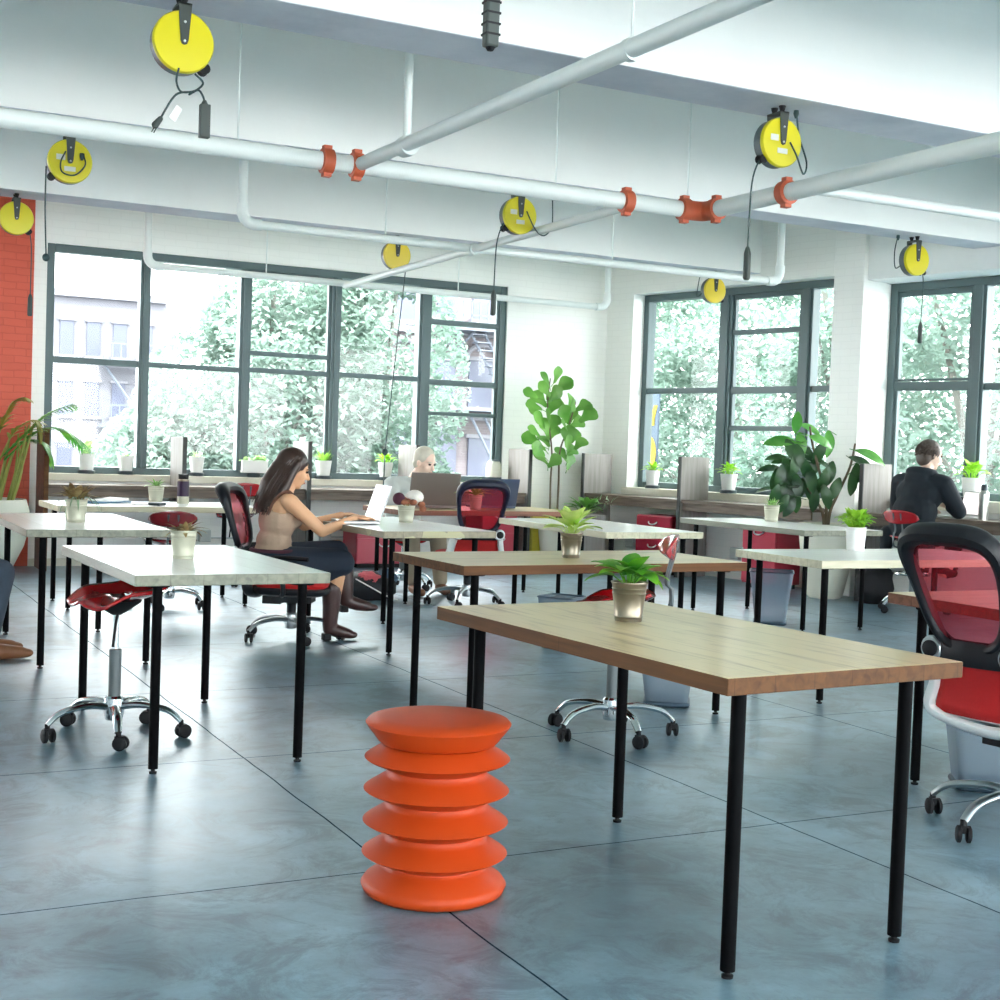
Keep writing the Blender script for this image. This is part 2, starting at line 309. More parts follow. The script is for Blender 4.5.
# ------------------------------------------------------------------ mesh building
class MB:
    def __init__(s): s.v = []; s.f = []; s.mi = []; s.cur = 0
    def add(s, vs, fs):
        o = len(s.v); s.v += [tuple(p) for p in vs]
        for f in fs: s.f.append(tuple(i+o for i in f)); s.mi.append(s.cur)
    def box(s, c, d, rot=None):
        x, y, z = (q/2 for q in d)
        vs = [Vector(p) for p in ((-x,-y,-z),(x,-y,-z),(x,y,-z),(-x,y,-z),(-x,-y,z),(x,-y,z),(x,y,z),(-x,y,z))]
        if rot is not None: vs = [rot @ p for p in vs]
        vs = [p+Vector(c) for p in vs]
        s.add(vs, [(0,3,2,1),(4,5,6,7),(0,1,5,4),(1,2,6,5),(2,3,7,6),(3,0,4,7)])
        return s
    def tube(s, pts, r, n=10, cap=True, closed=False, flat=None):
        pts = [Vector(p) for p in pts]; k = len(pts)
        rs = r if isinstance(r, (list, tuple)) else [r]*k
        up = Vector((0,0,1)); base = len(s.v); prev = None
        for i, p in enumerate(pts):
            if closed: t = pts[(i+1) % k]-pts[i-1]
            else: t = pts[min(i+1, k-1)]-pts[max(i-1, 0)]
            if t.length < 1e-9: t = Vector((0,0,1))
            t.normalize()
            if prev is None:
                a = t.cross(up)
                if a.length < 1e-3: a = t.cross(Vector((1,0,0)))
            else:
                a = prev - t*prev.dot(t)
                if a.length < 1e-6: a = t.cross(up)
            a.normalize(); prev = a; b = t.cross(a)
            for j in range(n):
                w = 2*PI*j/n
                fx, fy = (flat if flat else (1, 1))
                s.v.append(tuple(p + a*(rs[i]*fx*math.cos(w)) + b*(rs[i]*fy*math.sin(w))))
        for i in range(k if closed else k-1):
            i2 = (i+1) % k
            for j in range(n):
                j2 = (j+1) % n
                s.f.append((base+i*n+j, base+i*n+j2, base+i2*n+j2, base+i2*n+j)); s.mi.append(s.cur)
        if cap and not closed:
            s.f.append(tuple(base+j for j in range(n-1, -1, -1))); s.mi.append(s.cur)
            s.f.append(tuple(base+(k-1)*n+j for j in range(n))); s.mi.append(s.cur)
        return s
    def lathe(s, prof, n=24, o=(0,0,0), rot=None, cap=True):
        base = len(s.v); o = Vector(o)
        for r, z in prof:
            for j in range(n):
                w = 2*PI*j/n; p = Vector((r*math.cos(w), r*math.sin(w), z))
                if rot is not None: p = rot @ p
                s.v.append(tuple(p+o))
        for i in range(len(prof)-1):
            for j in range(n):
                j2 = (j+1) % n
                s.f.append((base+i*n+j, base+i*n+j2, base+(i+1)*n+j2, base+(i+1)*n+j)); s.mi.append(s.cur)
        if cap:
            s.f.append(tuple(base+j for j in range(n-1, -1, -1))); s.mi.append(s.cur)
            s.f.append(tuple(base+(len(prof)-1)*n+j for j in range(n))); s.mi.append(s.cur)
        return s
    def ell(s, c, r, rot=None, n=16, m=10):
        prof = []
        base = len(s.v); c = Vector(c)
        for i in range(m+1):
            a = -PI/2+PI*i/m
            for j in range(n):
                w = 2*PI*j/n
                p = Vector((r[0]*math.cos(a)*math.cos(w), r[1]*math.cos(a)*math.sin(w), r[2]*math.sin(a)))
                if rot is not None: p = rot @ p
                s.v.append(tuple(p+c))
        for i in range(m):
            for j in range(n):
                j2 = (j+1) % n
                s.f.append((base+i*n+j, base+i*n+j2, base+(i+1)*n+j2, base+(i+1)*n+j)); s.mi.append(s.cur)
        return s
    def cap2(s, p, q, r1, r2, n=14):
        """tapered capsule"""
        p, q = Vector(p), Vector(q); ax = q-p; L = ax.length
        if L < 1e-6: return s.ell(p, (r1,)*3)
        t = ax/L; pts = []; rs = []
        for i in range(5):
            a = PI/2*(1-i/4); pts.append(p-t*r1*math.sin(a)); rs.append(max(1e-4, r1*math.cos(a)))
        for i in range(5):
            a = PI/2*i/4; pts.append(q+t*r2*math.sin(a)); rs.append(max(1e-4, r2*math.cos(a)))
        return s.tube(pts, rs, n)
    def chain(s, pts, rs, n=14):
        for i in range(len(pts)-1): s.cap2(pts[i], pts[i+1], rs[i], rs[i+1], n)
        return s
    def poly(s, outline, depth, frame):
        """outline of 2D points, extruded by depth; frame = (origin, u, v, w)"""
        o, u, v, w = [Vector(q) for q in frame]; k = len(outline)
        vs = [o+u*a+v*b for a, b in outline]+[o+u*a+v*b+w*depth for a, b in outline]
        s.add(vs, [tuple(range(k-1, -1, -1)), tuple(range(k, 2*k))]+[(i, (i+1) % k, k+(i+1) % k, k+i) for i in range(k)])
        return s
    def leaf(s, base, d, up, L, W, bend=.3, fold=.25, n=6, shape='oval'):
        base, d, up = Vector(base), Vector(d).normalized(), Vector(up)
        side = d.cross(up)
        if side.length < 1e-4: side = d.cross(Vector((1,0,.1)))
        side.normalize(); nr = side.cross(d).normalized()
        b0 = len(s.v)
        for i in range(n+1):
            t = i/n
            if shape == 'oval': w = math.sin(PI*min(1, t*.96+.03))**.75
            elif shape == 'heart': w = (math.sin(PI*min(1, (t*.93+.07)))**.6)*(1.15-.5*t)
            elif shape == 'fiddle': w = (.55+.6*t-.25*math.sin(2*PI*t*.9))*math.sin(PI*min(1, t*.94+.05))**.5
            elif shape == 'blade': w = (1-t)**.6*(.6+.4*min(1, t*4))
            else: w = math.sin(PI*t)
            w = max(.02, w)*W/2
            ang = bend*t
            c = base + d*(L*t*math.cos(ang*.7)) - nr*(L*t*math.sin(ang*.7))
            s.v += [tuple(c+side*w+nr*w*fold), tuple(c-nr*.0), tuple(c-side*w+nr*w*fold)]
        for i in range(n):
            a = b0+i*3
            s.f += [(a, a+1, a+4, a+3), (a+1, a+2, a+5, a+4)]; s.mi += [s.cur]*2
        return s
    def build(s, name, mats, parent=None, smooth=True, bevel=0, ang=.7, sub=0, solid=0):
        me = bpy.data.meshes.new(name); me.from_pydata(s.v, [], s.f)
        mats = mats if isinstance(mats, (list, tuple)) else [mats]
        for m in mats: me.materials.append(M[m] if isinstance(m, str) else m)
        if len(mats) > 1: me.polygons.foreach_set('material_index', s.mi)
        if smooth:
            me.polygons.foreach_set('use_smooth', [True]*len(me.polygons))
            me.set_sharp_from_angle(angle=ang)
        me.update()
        o = bpy.data.objects.new(name, me); COL.objects.link(o)
        if parent is not None: o.parent = parent
        if solid:
            md = o.modifiers.new('thickness', 'SOLIDIFY'); md.thickness = solid; md.offset = 0
        if bevel:
            md = o.modifiers.new('bevel', 'BEVEL'); md.width = bevel; md.segments = 2; md.limit_method = 'ANGLE'
        if sub:
            md = o.modifiers.new('smooth', 'SUBSURF'); md.levels = sub; md.render_levels = sub
        return o

def tag(o, label=None, cat=None, group=None, kind=None):
    if label: o['label'] = label
    if cat: o['category'] = cat
    if group: o['group'] = group
    if kind: o['kind'] = kind
    return o
def thing(name, label, cat, loc=(0,0,0), rz=0, group=None):
    o = bpy.data.objects.new(name, None); COL.objects.link(o); o.empty_display_size = .1
    o.location = loc; o.rotation_euler = (0, 0, rz)
    return tag(o, label, cat, group)
def struct(o): o['kind'] = 'structure'; return o
KIDS = {}
def children(o): return [c for c in bpy.data.objects if c.parent == o]
def copy_tree(o, parent=None):
    c = o.copy(); COL.objects.link(c); c.parent = parent
    for ch in children(o): copy_tree(ch, c)
    return c
def place(o, loc, rz=0, label=None, group=None, scale=None):
    o.location = loc; o.rotation_euler = (0, 0, rz)
    if label: o['label'] = label
    if group: o['group'] = group
    if scale: o.scale = (scale,)*3
    return o
def arc(c, r, a0, a1, n, z=0):
    return [(c[0]+r*math.cos(a0+(a1-a0)*i/n), c[1]+r*math.sin(a0+(a1-a0)*i/n), z) for i in range(n+1)]
def smoothpath(pts, k=6):
    pts = [Vector(p) for p in pts]; out = []
    for i in range(len(pts)-1):
        p0, p1, p2, p3 = pts[max(i-1,0)], pts[i], pts[i+1], pts[min(i+2, len(pts)-1)]
        for j in range(k):
            t = j/k
            out.append(.5*((2*p1)+(p2-p0)*t+(2*p0-5*p1+4*p2-p3)*t*t+(-p0+3*p1-3*p2+p3)*t**3))
    return out+[pts[-1]]

# ------------------------------------------------------------------ camera
H = 1.262
YAW, PITCH, ROLL, F = math.radians(62.784), math.radians(2.170), math.radians(2.046), 1368.4
d = Vector((math.cos(YAW)*math.cos(PITCH), math.sin(YAW)*math.cos(PITCH), -math.sin(PITCH)))
r0 = Vector((math.sin(YAW), -math.cos(YAW), 0)); u0 = r0.cross(d)
rr_ = r0*math.cos(ROLL)+u0*math.sin(ROLL); uu_ = -r0*math.sin(ROLL)+u0*math.cos(ROLL)
cam = bpy.data.cameras.new('camera'); co = bpy.data.objects.new('camera', cam); COL.objects.link(co)
mw = Matrix.Identity(4)
for i in range(3):
    mw[i][0] = rr_[i]; mw[i][1] = uu_[i]; mw[i][2] = -d[i]
mw[2][3] = H
co.matrix_world = mw
cam.sensor_fit = 'HORIZONTAL'; cam.sensor_width = 36; cam.lens = 36*F/1000; cam.clip_start = .05; cam.clip_end = 500
sc.camera = co

# ------------------------------------------------------------------ room shell
YW, XC, ZB, ZC = 13.4, 8.18, 3.12, 3.92
TH = math.radians(12)
RD = Vector((math.sin(TH), -math.cos(TH), 0)); RN = Vector((-math.cos(TH), -math.sin(TH), 0)); RC = Vector((XC, YW, 0))
def RW(s, off=0, z=0): return RC+RD*s+RN*off+Vector((0,0,z))
RROT = Matrix.Rotation(math.atan2(RD.y, RD.x), 3, 'Z')   # local x along the wall, local y into... (left of travel = outside)
RANG = math.atan2(RD.y, RD.x)
def rbox(mb, s0, s1, o0, o1, z0, z1):
    c = RW((s0+s1)/2, (o0+o1)/2, (z0+z1)/2); return mb.box(c, (s1-s0, abs(o1-o0), z1-z0), RROT)
def wall_obj(name, boxes, mat, loc=(0,0,0), rz=0, bevel=0):
    mb = MB()
    for x0, x1, y0, y1, z0, z1 in boxes: mb.box(((x0+x1)/2, (y0+y1)/2, (z0+z1)/2), (x1-x0, y1-y0, z1-z0))
    o = mb.build(name, mat, smooth=False, bevel=bevel); o.location = loc; o.rotation_euler = (0,0,rz); return struct(o)

wall_obj('floor', [(-7, 12, -7, 13.7, -.2, 0)], 'floor')
wall_obj('ceiling', [(-7, 12, -7, 13.75, ZC, ZC+.25)], 'ceiling')
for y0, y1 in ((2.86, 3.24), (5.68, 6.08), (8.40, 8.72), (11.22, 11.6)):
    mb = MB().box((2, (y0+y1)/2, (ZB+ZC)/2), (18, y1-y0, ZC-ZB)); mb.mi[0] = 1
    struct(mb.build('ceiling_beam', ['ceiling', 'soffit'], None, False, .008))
# window wall (far wall), opening 2.05..6.90 x .88..3.03
W1 = (2.05, 6.90, .88, 3.03)
wall_obj('wall_back', [(1.93, W1[0], YW, YW+.3, 0, ZC), (W1[1], XC+.3, YW, YW+.3, 0, ZC), (W1[0], W1[1], YW, YW+.3, 0, W1[2]-.06), (W1[0], W1[1], YW, YW+.3, W1[3], ZC)], 'wall')
wall_obj('wall_left', [(-2.2, 1.93, YW-.02, YW+.3, 0, ZC)], 'redbrick')
wall_obj('trim_1', [(W1[0]-.02, W1[1]+.1, YW-.06, YW+.12, W1[2]-.07, W1[2])], 'sill', bevel=.006)
# unseen walls added behind and beside the viewer to cut the light from there
wall_obj('unseen_wall_front', [(-7, 12, -7.3, -7, 0, .9), (-7, 12, -7.3, -7, 3.1, ZC)]+[(x, x+.8, -7.3, -7, .9, 3.1) for x in (-7, -2.5, 2.0, 6.5, 11.2)], 'wallplain')  # added out of view; openings sized to let part of the back light in
wall_obj('unseen_wall_side', [(-5.2, -5, -7, 13.4, 0, ZC)], 'wallplain')  # added out of view, solid, blocks the light from the left
# right wall, in its own frame: x along wall, y positive = outside
def rwall(name, boxes, mat, bevel=0): return wall_obj(name, boxes, mat, RC, RANG, bevel)
W2 = (.42, 3.33, .88, 3.03); W3 = (3.67, 6.9, .95, 2.93)
rwall('wall_right', [(-.1, W2[0], 0, .30, 0, ZC), (W2[0], W2[1], 0, .30, 0, W2[2]-.05), (W2[0], W2[1], 0, .30, W2[3], ZC), (W3[0], W3[1], 0, .30, 0, W3[2]-.05), (W3[1], 14, 0, .30, 0, ZC)], 'wall')
rwall('wall_pier', [(W2[1], W3[0], -.25, .30, 0, ZC)], 'wall', .01)
rwall('wall_lintel', [(W3[0], W3[1]+.3, -.2, .30, W3[3], ZC)], 'wallplain', .01)
rwall('trim_2', [(W2[0]-.02, W2[1], -.07, .2, W2[2]-.08, W2[2])], 'sill', .006)
rwall('trim_3', [(W3[0], W3[1], -.07, .2, W3[2]-.1, W3[2])], 'sill', .006)
wall_obj('baseboard_back', [(1.93, XC, YW-.03, YW, 0, .07)], 'sill')

def window(name, x0, x1, z0, z1, mull, sashes, loc, rz, y):
    """mull: list of (xa,xb); sashes: per bay list of rail heights (z, height)"""
    root = bpy.data.objects.new(name, None); COL.objects.link(root); root.location = loc; root.rotation_euler = (0,0,rz); root['kind'] = 'structure'
    fr = MB(); t = .075
    def b(mb, xa, xb, za, zb, ya, yb): mb.box(((xa+xb)/2, (ya+yb)/2, (za+zb)/2), (xb-xa, yb-ya, zb-za))
    b(fr, x0, x0+t, z0, z1, y, y+.12); b(fr, x1-t, x1, z0, z1, y, y+.12)
    b(fr, x0+t, x1-t, z1-t, z1, y, y+.12); b(fr, x0+t, x1-t, z0, z0+.065, y, y+.12)
    fr.build('frame', 'frame', root, False, .006)
    edges = [x0+t]+[q for ab in mull for q in ab]+[x1-t]
    for a, c in mull:
        mb = MB(); b(mb, a, c, z0+.065, z1-t, y-.01, y+.11); b(mb, a+.03, c-.03, z0+.065, z1-t, y-.03, y-.01); mb.build('mullion', 'frame', root, False, .006)
    for i in range(0, len(edges), 2):
        a, c = edges[i], edges[i+1]; rails = sashes[i//2]
        for z, h in rails:
            mb = MB(); b(mb, a, c, z-h/2, z+h/2, y+.01, y+.08); mb.build('sash_rail', 'frame', root, False, .004)
        if len(rails) > 1:   # double hung bay: inner stiles
            mb = MB(); b(mb, a, a+.035, z0+.065, z1-t, y+.02, y+.07); b(mb, c-.035, c, z0+.065, z1-t, y+.02, y+.07); b(mb, a, c, z1-t-.05, z1-t, y+.02, y+.07); mb.build('sash_stile', 'frame', root, False, .004)
        mb = MB(); b(mb, a, c, z0+.065, z1-t, y+.045, y+.051); mb.build('pane', 'glass', root, False)
    return root
window('window_1', *W1, [(2.92, 3.02), (3.91, 4.0), (4.88, 4.98), (5.86, 5.98)],
       [[(1.95, .06)], [(1.95, .05)], [(1.96, .05), (2.13, .045)], [(1.965, .05)], [(1.945, .06), (2.59, .055), (1.61, .04)]], (0, YW, 0), 0, .02)
window('window_2', *W2, [(1.56, 1.72), (2.63, 2.78)], [[(1.96, .06)], [(1.955, .07), (2.56, .05), (1.56, .05)], [(1.96, .06)]], RC, RANG, .17)
window('window_3', *W3, [(4.54, 4.68), (5.72, 5.87)], [[(1.97, .08), (2.03, .02)], [(1.96, .06)], [(1.96, .06)]], RC, RANG, .17)

# ------------------------------------------------------------------ outdoors
struct(tag(MB().box((20, 40, -5.2), (160, 120, .4)).build('street', 'street', smooth=False)))
def crown_mesh(name, blobs, n, size, seed, mat):
    r = random.Random(seed); mb = MB(); tot = sum(b[3]*b[4]*b[5] for b in blobs)
    for (cx, cy, cz, rx, ry, rz) in blobs:
        for _ in range(int(n*rx*ry*rz/tot)):
            while True:
                p = Vector((r.uniform(-1,1), r.uniform(-1,1), r.uniform(-1,1)))
                if .25 < p.length < 1 and r.random() < p.length**1.5: break
            q = Vector((cx+p.x*rx, cy+p.y*ry, cz+p.z*rz))
            nz = noise.noise(q*.9)
            if nz < -.12: continue
            s_ = size*r.uniform(.6, 1.3)
            e = Euler((r.uniform(-.9,.9), r.uniform(-.9,.9), r.uniform(0,6.3))).to_matrix()
            a, b2 = e @ Vector((s_,0,0)), e @ Vector((0,s_*.55,0)); k = e @ Vector((0,0,s_*.2))
            mb.add([q-a, q-b2+k, q+a, q+b2+k], [(0,1,2,3)])
    return mb.build(name, mat, None, False)
def tree(label, loc, blobs, n, size, seed, mat):
    root = thing('street_tree', label, 'tree', loc, 0, 'street trees outside the windows')
    c = crown_mesh('foliage', blobs, n, size, seed, mat); c.parent = root
    r = random.Random(seed+50); mb = MB()
    mb.tube(smoothpath([(0,0,0), (.1,.05,2.2), (0,0,4.2), (.1,.1,6.5)]), [.2-.13*i/18 for i in range(19)], 8)
    for bl in blobs:
        for _ in range(3):
            e = Vector(bl[:3])+Vector((r.uniform(-.6,.6)*bl[3], r.uniform(-.6,.6)*bl[4], r.uniform(-.3,.7)*bl[5]))
            z = min(5.5, max(2.5, e.z-1.5))
            mb.tube(smoothpath([(0,0,z), tuple(Vector((0,0,z))*.4+e*.6+Vector((0,0,.2))), tuple(e)]), [.07-.05*i/12 for i in range(13)], 6)
    mb.build('trunk', 'bark', root)
    return root
G = -5.0
tree('pale green street tree, low crown in lower part of left window pane', (4.9, 21, G), [(0,0,4.9,1.25,1.2,1.9), (.5,.2,3.2,1.5,1.3,1.5), (.85,.1,6.3,1.3,1.2,1.8)], 28177, .075, 1, 'tree')
tree('full pale street tree behind second window pane from the red brick', (6.7, 21.3, G), [(0,0,6.2,2.1,1.8,2.6), (-.3,0,4.2,2.0,1.8,2.0), (.5,.3,8.0,1.5,1.4,1.6)], 40460, .075, 2, 'tree2')
tree('tall mint street tree behind third and fourth panes, above the seated woman', (8.7, 21.5, G), [(-.4,0,7.2,1.9,1.8,2.6), (-.2,.2,4.6,2.0,1.7,2.2), (-.9,0,9.0,1.5,1.4,1.5)], 40460, .075, 3, 'tree')
tree('street tree left of the yellow lettered banner, right window', (14.6, 22.6, G), [(0,0,6.2,2.1,2.1,2.4), (0,0,8.6,1.8,1.8,2.0), (0,0,4.0,2.0,2,1.8)], 37570, .075, 4, 'tree3')
tree('street tree in middle of right window behind the double hung sash', (14.6, 19.3, G), [(0,0,6.4,2.0,2.1,2.4), (0,.3,8.8,1.8,1.8,2.0), (0,0,4.2,2.0,2,1.8)], 37570, .075, 5, 'tree')
tree('street tree behind the rubber plant, right window edge', (14.8, 16.6, G), [(0,0,6.3,1.9,2.0,2.4), (0,0,8.8,1.7,1.8,2.0), (0,0,4.2,2.0,1.9,1.8)], 34680, .075, 6, 'tree3')
tree('thin street tree with sky gaps behind the man in the black hoodie', (14.6, 13.8, G), [(0,0,6.6,1.9,1.9,2.2), (0,0,8.9,1.6,1.6,1.6), (0,0,4.4,1.8,1.8,1.6)], 24565, .075, 7, 'tree2')
tree('street tree at far right edge beyond the steel bottle', (14.8, 11.4, G), [(0,0,6.4,1.8,1.8,2.2), (0,0,4.2,1.8,1.8,1.8), (0,0,8.6,1.6,1.6,1.6)], 26010, .075, 8, 'tree3')

def facade(label, x0, x1, z1, Y, wins, mat, depth, trims):
    root = thing('building', label, 'building', ((x0+x1)/2, Y, G)); ox = (x0+x1)/2
    MB().box((0, depth/2, (z1-G)/2), (x1-x0, depth, z1-G)).build('wall', mat, root, False)
    for (xa, xb, za, zb) in wins:
        w = MB().box(((xa+xb)/2-ox, -.02, (za+zb)/2-G), (xb-xa, .1, zb-za)).build('window', 'bwindow', root, False)
        MB().box(((xa+xb)/2-ox, -.08, za-G-.06), (xb-xa+.2, .18, .12)).build('sill', 'btrim', w, False); MB().box(((xa+xb)/2-ox, -.08, zb-G+.05), (xb-xa+.2, .12, .1)).build('lintel', 'btrim', w, False)
    for (xa, xb, za, zb) in trims:
        MB().box(((xa+xb)/2-ox, -.15, (za+zb)/2-G), (xb-xa, .3, zb-za)).build('cornice', 'btrim', root, False)
    return root, ox
wl = [(x, x+.55, z, z+1.45) for z in (4.55, 2.0, -.6, -3.2) for x in (9.75, 10.85, 11.95, 13.05, 14.2)]
bl, ox = facade('white apartment building seen faintly through leftmost window pane', 4, 14.2, 7.2, 60, [w for w in wl if w[1] < 14.2], 'facade', 10, [(4, 14.2, 7.0, 7.3)])
mb = MB()
for z in (4.2, 1.6):
    mb.box((12.6-ox, -.6, z-G), (2.6, 1.0, .07))
    for i in range(8): mb.box((11.4+i*.34-ox, -1.05, z+.45-G), (.04, .04, .9))
    mb.box((12.6-ox, -1.05, z+.9-G), (2.6, .05, .05))
mb.tube([(11.5-ox, -.6, 4.2-G), (13.4-ox, -.6, 1.6-G)], .06, 6)
mb.build('fire_escape', 'escape', bl, False)
wr = [(14.45, 15.0, 4.55, 5.4), (15.45, 16.0, 4.55, 5.4), (14.45, 15.0, 2.5, 3.45), (15.4, 16.05, 2.3, 3.5), (14.4, 15.1, .6, 1.7), (15.45, 16.1, .4, 1.5), (13.3, 13.95, 4.4, 5.3), (13.25, 13.9, .5, 1.7), (14.4, 15.1, -1.6, -.4), (15.45, 16.1, -1.6, -.4), (16.5, 17.1, 2.3, 3.5), (16.5, 17.1, .4, 1.5)]
br_, ox = facade('pale brick building with fire escape seen through rightmost pane of left window', 11.9, 18.5, 8.5, 32, wr, 'facade2', 8, [(11.9, 18.5, 4.1, 4.25), (11.9, 18.5, 1.95, 2.1), (11.9, 18.5, 8.4, 8.7)])
mb = MB()
for k in (0, .38): mb.tube([(15.05-ox+k, -.8, 4.15-G), (16.15-ox+k, -.8, 2.4-G)], .035, 6)
for i in range(9): mb.box((15.25-ox+1.1*i/9, -.8, 4.1-1.75*i/9-G), (.4, .3, .03))
for k in (0, .38): mb.tube([(15.1-ox+k, -.8, 2.1-G), (16.2-ox+k, -.8, .2-G)], .035, 6)
mb.box((15.6-ox, -.6, 2.2-G), (2.4, 1.1, .06)); mb.box((15.6-ox, -.6, 4.2-G), (2.4, 1.1, .06))
for i in range(11): mb.box((14.45+i*.23-ox, -1.12, 4.55-G), (.03, .03, .7)); 
for k in (.35, .7): mb.box((15.6-ox, -1.12, 4.2+k-G), (2.4, .03, .03))
mb.tube([(14.9-ox, -.1, 3.6-G), (15.05-ox, -1.0, 4.15-G)], .03, 6)
mb.build('fire_escape', 'escape', br_, False)
for xa in (13.55, 14.7, 15.75):   # arched hoods
    MB().tube([(xa-ox+.45*math.cos(a), -.12, 3.55-G+.35*math.sin(a)) for a in [PI*i/10 for i in range(11)]], .06, 6).build('arched_hood', 'btrim', br_)
# banner outside
bn = thing('street_banner', 'narrow slate banner with yellow letters outside right window', 'banner', (10.55, 16.0, .85))
MB().box((0, 0, .62), (.03, .36, 1.3)).build('banner_cloth', 'bannerdark', bn, False)
def letter(parts):
    mb = MB()
    for pl in parts: mb.poly(pl, .012, ((-.028, 0, 0), (0,-1,0), (0,0,1), (1,0,0)))
    return mb.build('letter', 'banneryellow', bn, False)
letter([[(-.165,.80),(-.165,1.08),(-.075,1.08),(-.075,.80)], [(-.06,1.08),(.02,1.08),(.055,.98),(.09,1.08),(.17,1.08),(.105,.90),(.105,.80),(.0,.80),(.0,.90)]])
dout = [(-.165, .16), (-.165, .66)]+[(-.02+.19*math.sin(PI*i/12), .41+.25*math.cos(PI*i/12)) for i in range(13)]
letter([dout])
MB().poly([(-.03,.30), (-.03,.52)]+[(.0+.06*math.sin(PI*i/8), .41+.11*math.cos(PI*i/8)) for i in range(9)], .004, ((-.031,0,0),(0,-1,0),(0,0,1),(1,0,0))).build('letter_counter', 'bannerdark', bn, False)
MB().tube([(0,.24,1.27), (0,-.2,1.27)], .012, 8).build('banner_rod', 'black', bn); MB().tube([(0,.24,-5.85), (0,.24,1.35)], .04, 10).build('pole', 'escape', bn)

# ------------------------------------------------------------------ counters along the walls
def cbox(mb, x0, x1, y0, y1, z0, z1): return mb.box(((x0+x1)/2, (y0+y1)/2, (z0+z1)/2), (x1-x0, y1-y0, z1-z0))
CY = 12.86
divs = [(2.0, 'dark weathered end panel beside the red brick'), (3.25, 'grey divider panel behind the purple bottle'), (4.49, 'grey divider panel right behind the seated woman'),
        (5.65, 'grey divider panel behind the pale grey shirted person'), (6.96, 'grey divider panel left of the fiddle leaf fig')]
dk = wood('weathered dark end board', (112, 96, 84), (70, 60, 54), .6)
for i, (x, lab) in enumerate(divs):
    root = thing('divider_panel', lab, 'divider', (x, 0, 0), 0, 'upright dividers of the window counter')
    z1 = 1.26 if i else 1.30
    o = cbox(MB(), -.018, .018, CY, 13.33, 0, z1).build('board', dk if i == 0 else 'divider', root, False, .003)
    cbox(MB(), -.02, .02, CY-.012, CY, 0, z1).build('edge_strip', 'oak_edge' if i == 0 else 'divider_edge', root, False)
xs = [q[0] for q in divs]
clabs = ['brown counter board from the red brick to the first grey divider', 'brown counter board behind the two bucket plants and papers table, second bay', 'brown counter board behind the woman and her laptop', 'brown counter board behind the big navy and red office chair']
for i in range(4):
    root = thing('window_counter', clabs[i], 'counter', ((xs[i]+xs[i+1])/2, 0, 0), 0, 'counter boards along the left window')
    L = xs[i+1]-xs[i]-.044
    cbox(MB(), -L/2, L/2, CY+.02, 13.33, .755, .79).build('counter_top', 'counter', root, False, .004)
    cbox(MB(), -L/2, L/2, CY+.05, CY+.075, .68, .755).build('apron', 'counter', root, False, .003)
rdv = [(.24, 'grey divider panel behind the fiddle leaf fig, right wall'), (1.70, 'grey divider panel in middle of right window'), (3.93, 'grey divider panel right of the rubber plant, beside the man in the hoodie')]
def rframe(name, label, cat, s, group=None):
    root = thing(name, label, cat, RW(s), RANG, group); return root
for s, lab in rdv:
    root = rframe('divider_panel', lab, 'divider', s, 'upright dividers of the right wall counter')
    cbox(MB(), -.018, .018, -.50, -.08, 0, 1.24).build('board', 'divider', root, False, .003)
    cbox(MB(), -.02, .02, -.512, -.50, 0, 1.24).build('edge_strip', 'divider_edge', root, False)
for a, c, lab in ((.24, 1.70, 'brown counter board between fiddle leaf fig and right window divider'), (1.70, 3.38, 'brown counter board behind the rubber plant'), (3.93, 6.9, 'brown counter board with the man in the hoodie working at it')):
    root = rframe('wall_counter', lab, 'counter', (a+c)/2, 'counter boards along the right wall'); L = c-a-.044
    cbox(MB(), -L/2, L/2, -.49, -.08, .765, .80).build('counter_top', 'counter', root, False, .004)
    cbox(MB(), -L/2, L/2, -.47, -.445, .69, .765).build('apron', 'counter', root, False, .003)

# ------------------------------------------------------------------ work tables
LEG = None
def table(label, N_, ang, LA, LB, longA, top, edge, insA=.09, insB=.10, th=.042, group='work tables with black pipe legs'):
    """N_ near corner on floor; LB along local X, LA along local Y"""
    root = thing('work_table', label, 'table', (N_[0], N_[1], 0), ang, group)
    mb = MB(); L, W = (LA, LB) if longA else (LB, LA)
    b = MB(); z0, z1 = .75-th, .75
    vs = [(-L/2,-W/2,-th),(L/2,-W/2,-th),(L/2,W/2,-th),(-L/2,W/2,-th),(-L/2,-W/2,0),(L/2,-W/2,0),(L/2,W/2,0),(-L/2,W/2,0)]
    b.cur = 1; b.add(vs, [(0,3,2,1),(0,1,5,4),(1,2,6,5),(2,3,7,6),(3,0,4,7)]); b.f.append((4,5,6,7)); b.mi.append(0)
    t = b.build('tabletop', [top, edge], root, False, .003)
    t.location = (LB/2, LA/2, .75); t.rotation_euler = (0, 0, PI/2 if longA else 0)
    for x in (insB, LB-insB):
        for y in (insA, LA-insA):
            l = MB().tube([(0,0,.018), (0,0,.75-th-.004)], .0185, 14).lathe([(.045,.75-th-.007),(.045,.75-th)], 14).build('leg', 'black', root)
            l.location = (x, y, 0)
            f = MB().lathe([(.014,0),(.015,.007),(.008,.009),(.007,.02)], 14).build('leveling_foot', 'rubber', l)
    return root
WT = 'white_top'; 
table('foreground table with oak top, green pothos in zinc bucket on it', (1.916, 2.544), .063, 1.424, .792, True, 'oak', 'oak_edge', .088, .112)
table('second oak topped table behind the foreground one, lime plant on it', (2.557, 5.29), .037, .725, 1.558, False, 'oak', 'oak_edge', .076, .097)
table('white topped table at left, red tractor stool under it, dried plant on it', (1.104, 5.041), .022, 1.381, .763, True, WT, 'white_edge', .05, .097)
table('white topped table where the woman works on her laptop', (3.068, 7.445), .037, 1.5, .76, True, WT, 'block_edge')
table('white topped table at far left edge, mixed succulents bucket on it', (1.068, 7.475), .005, 1.5, .76, True, WT, 'white_edge')
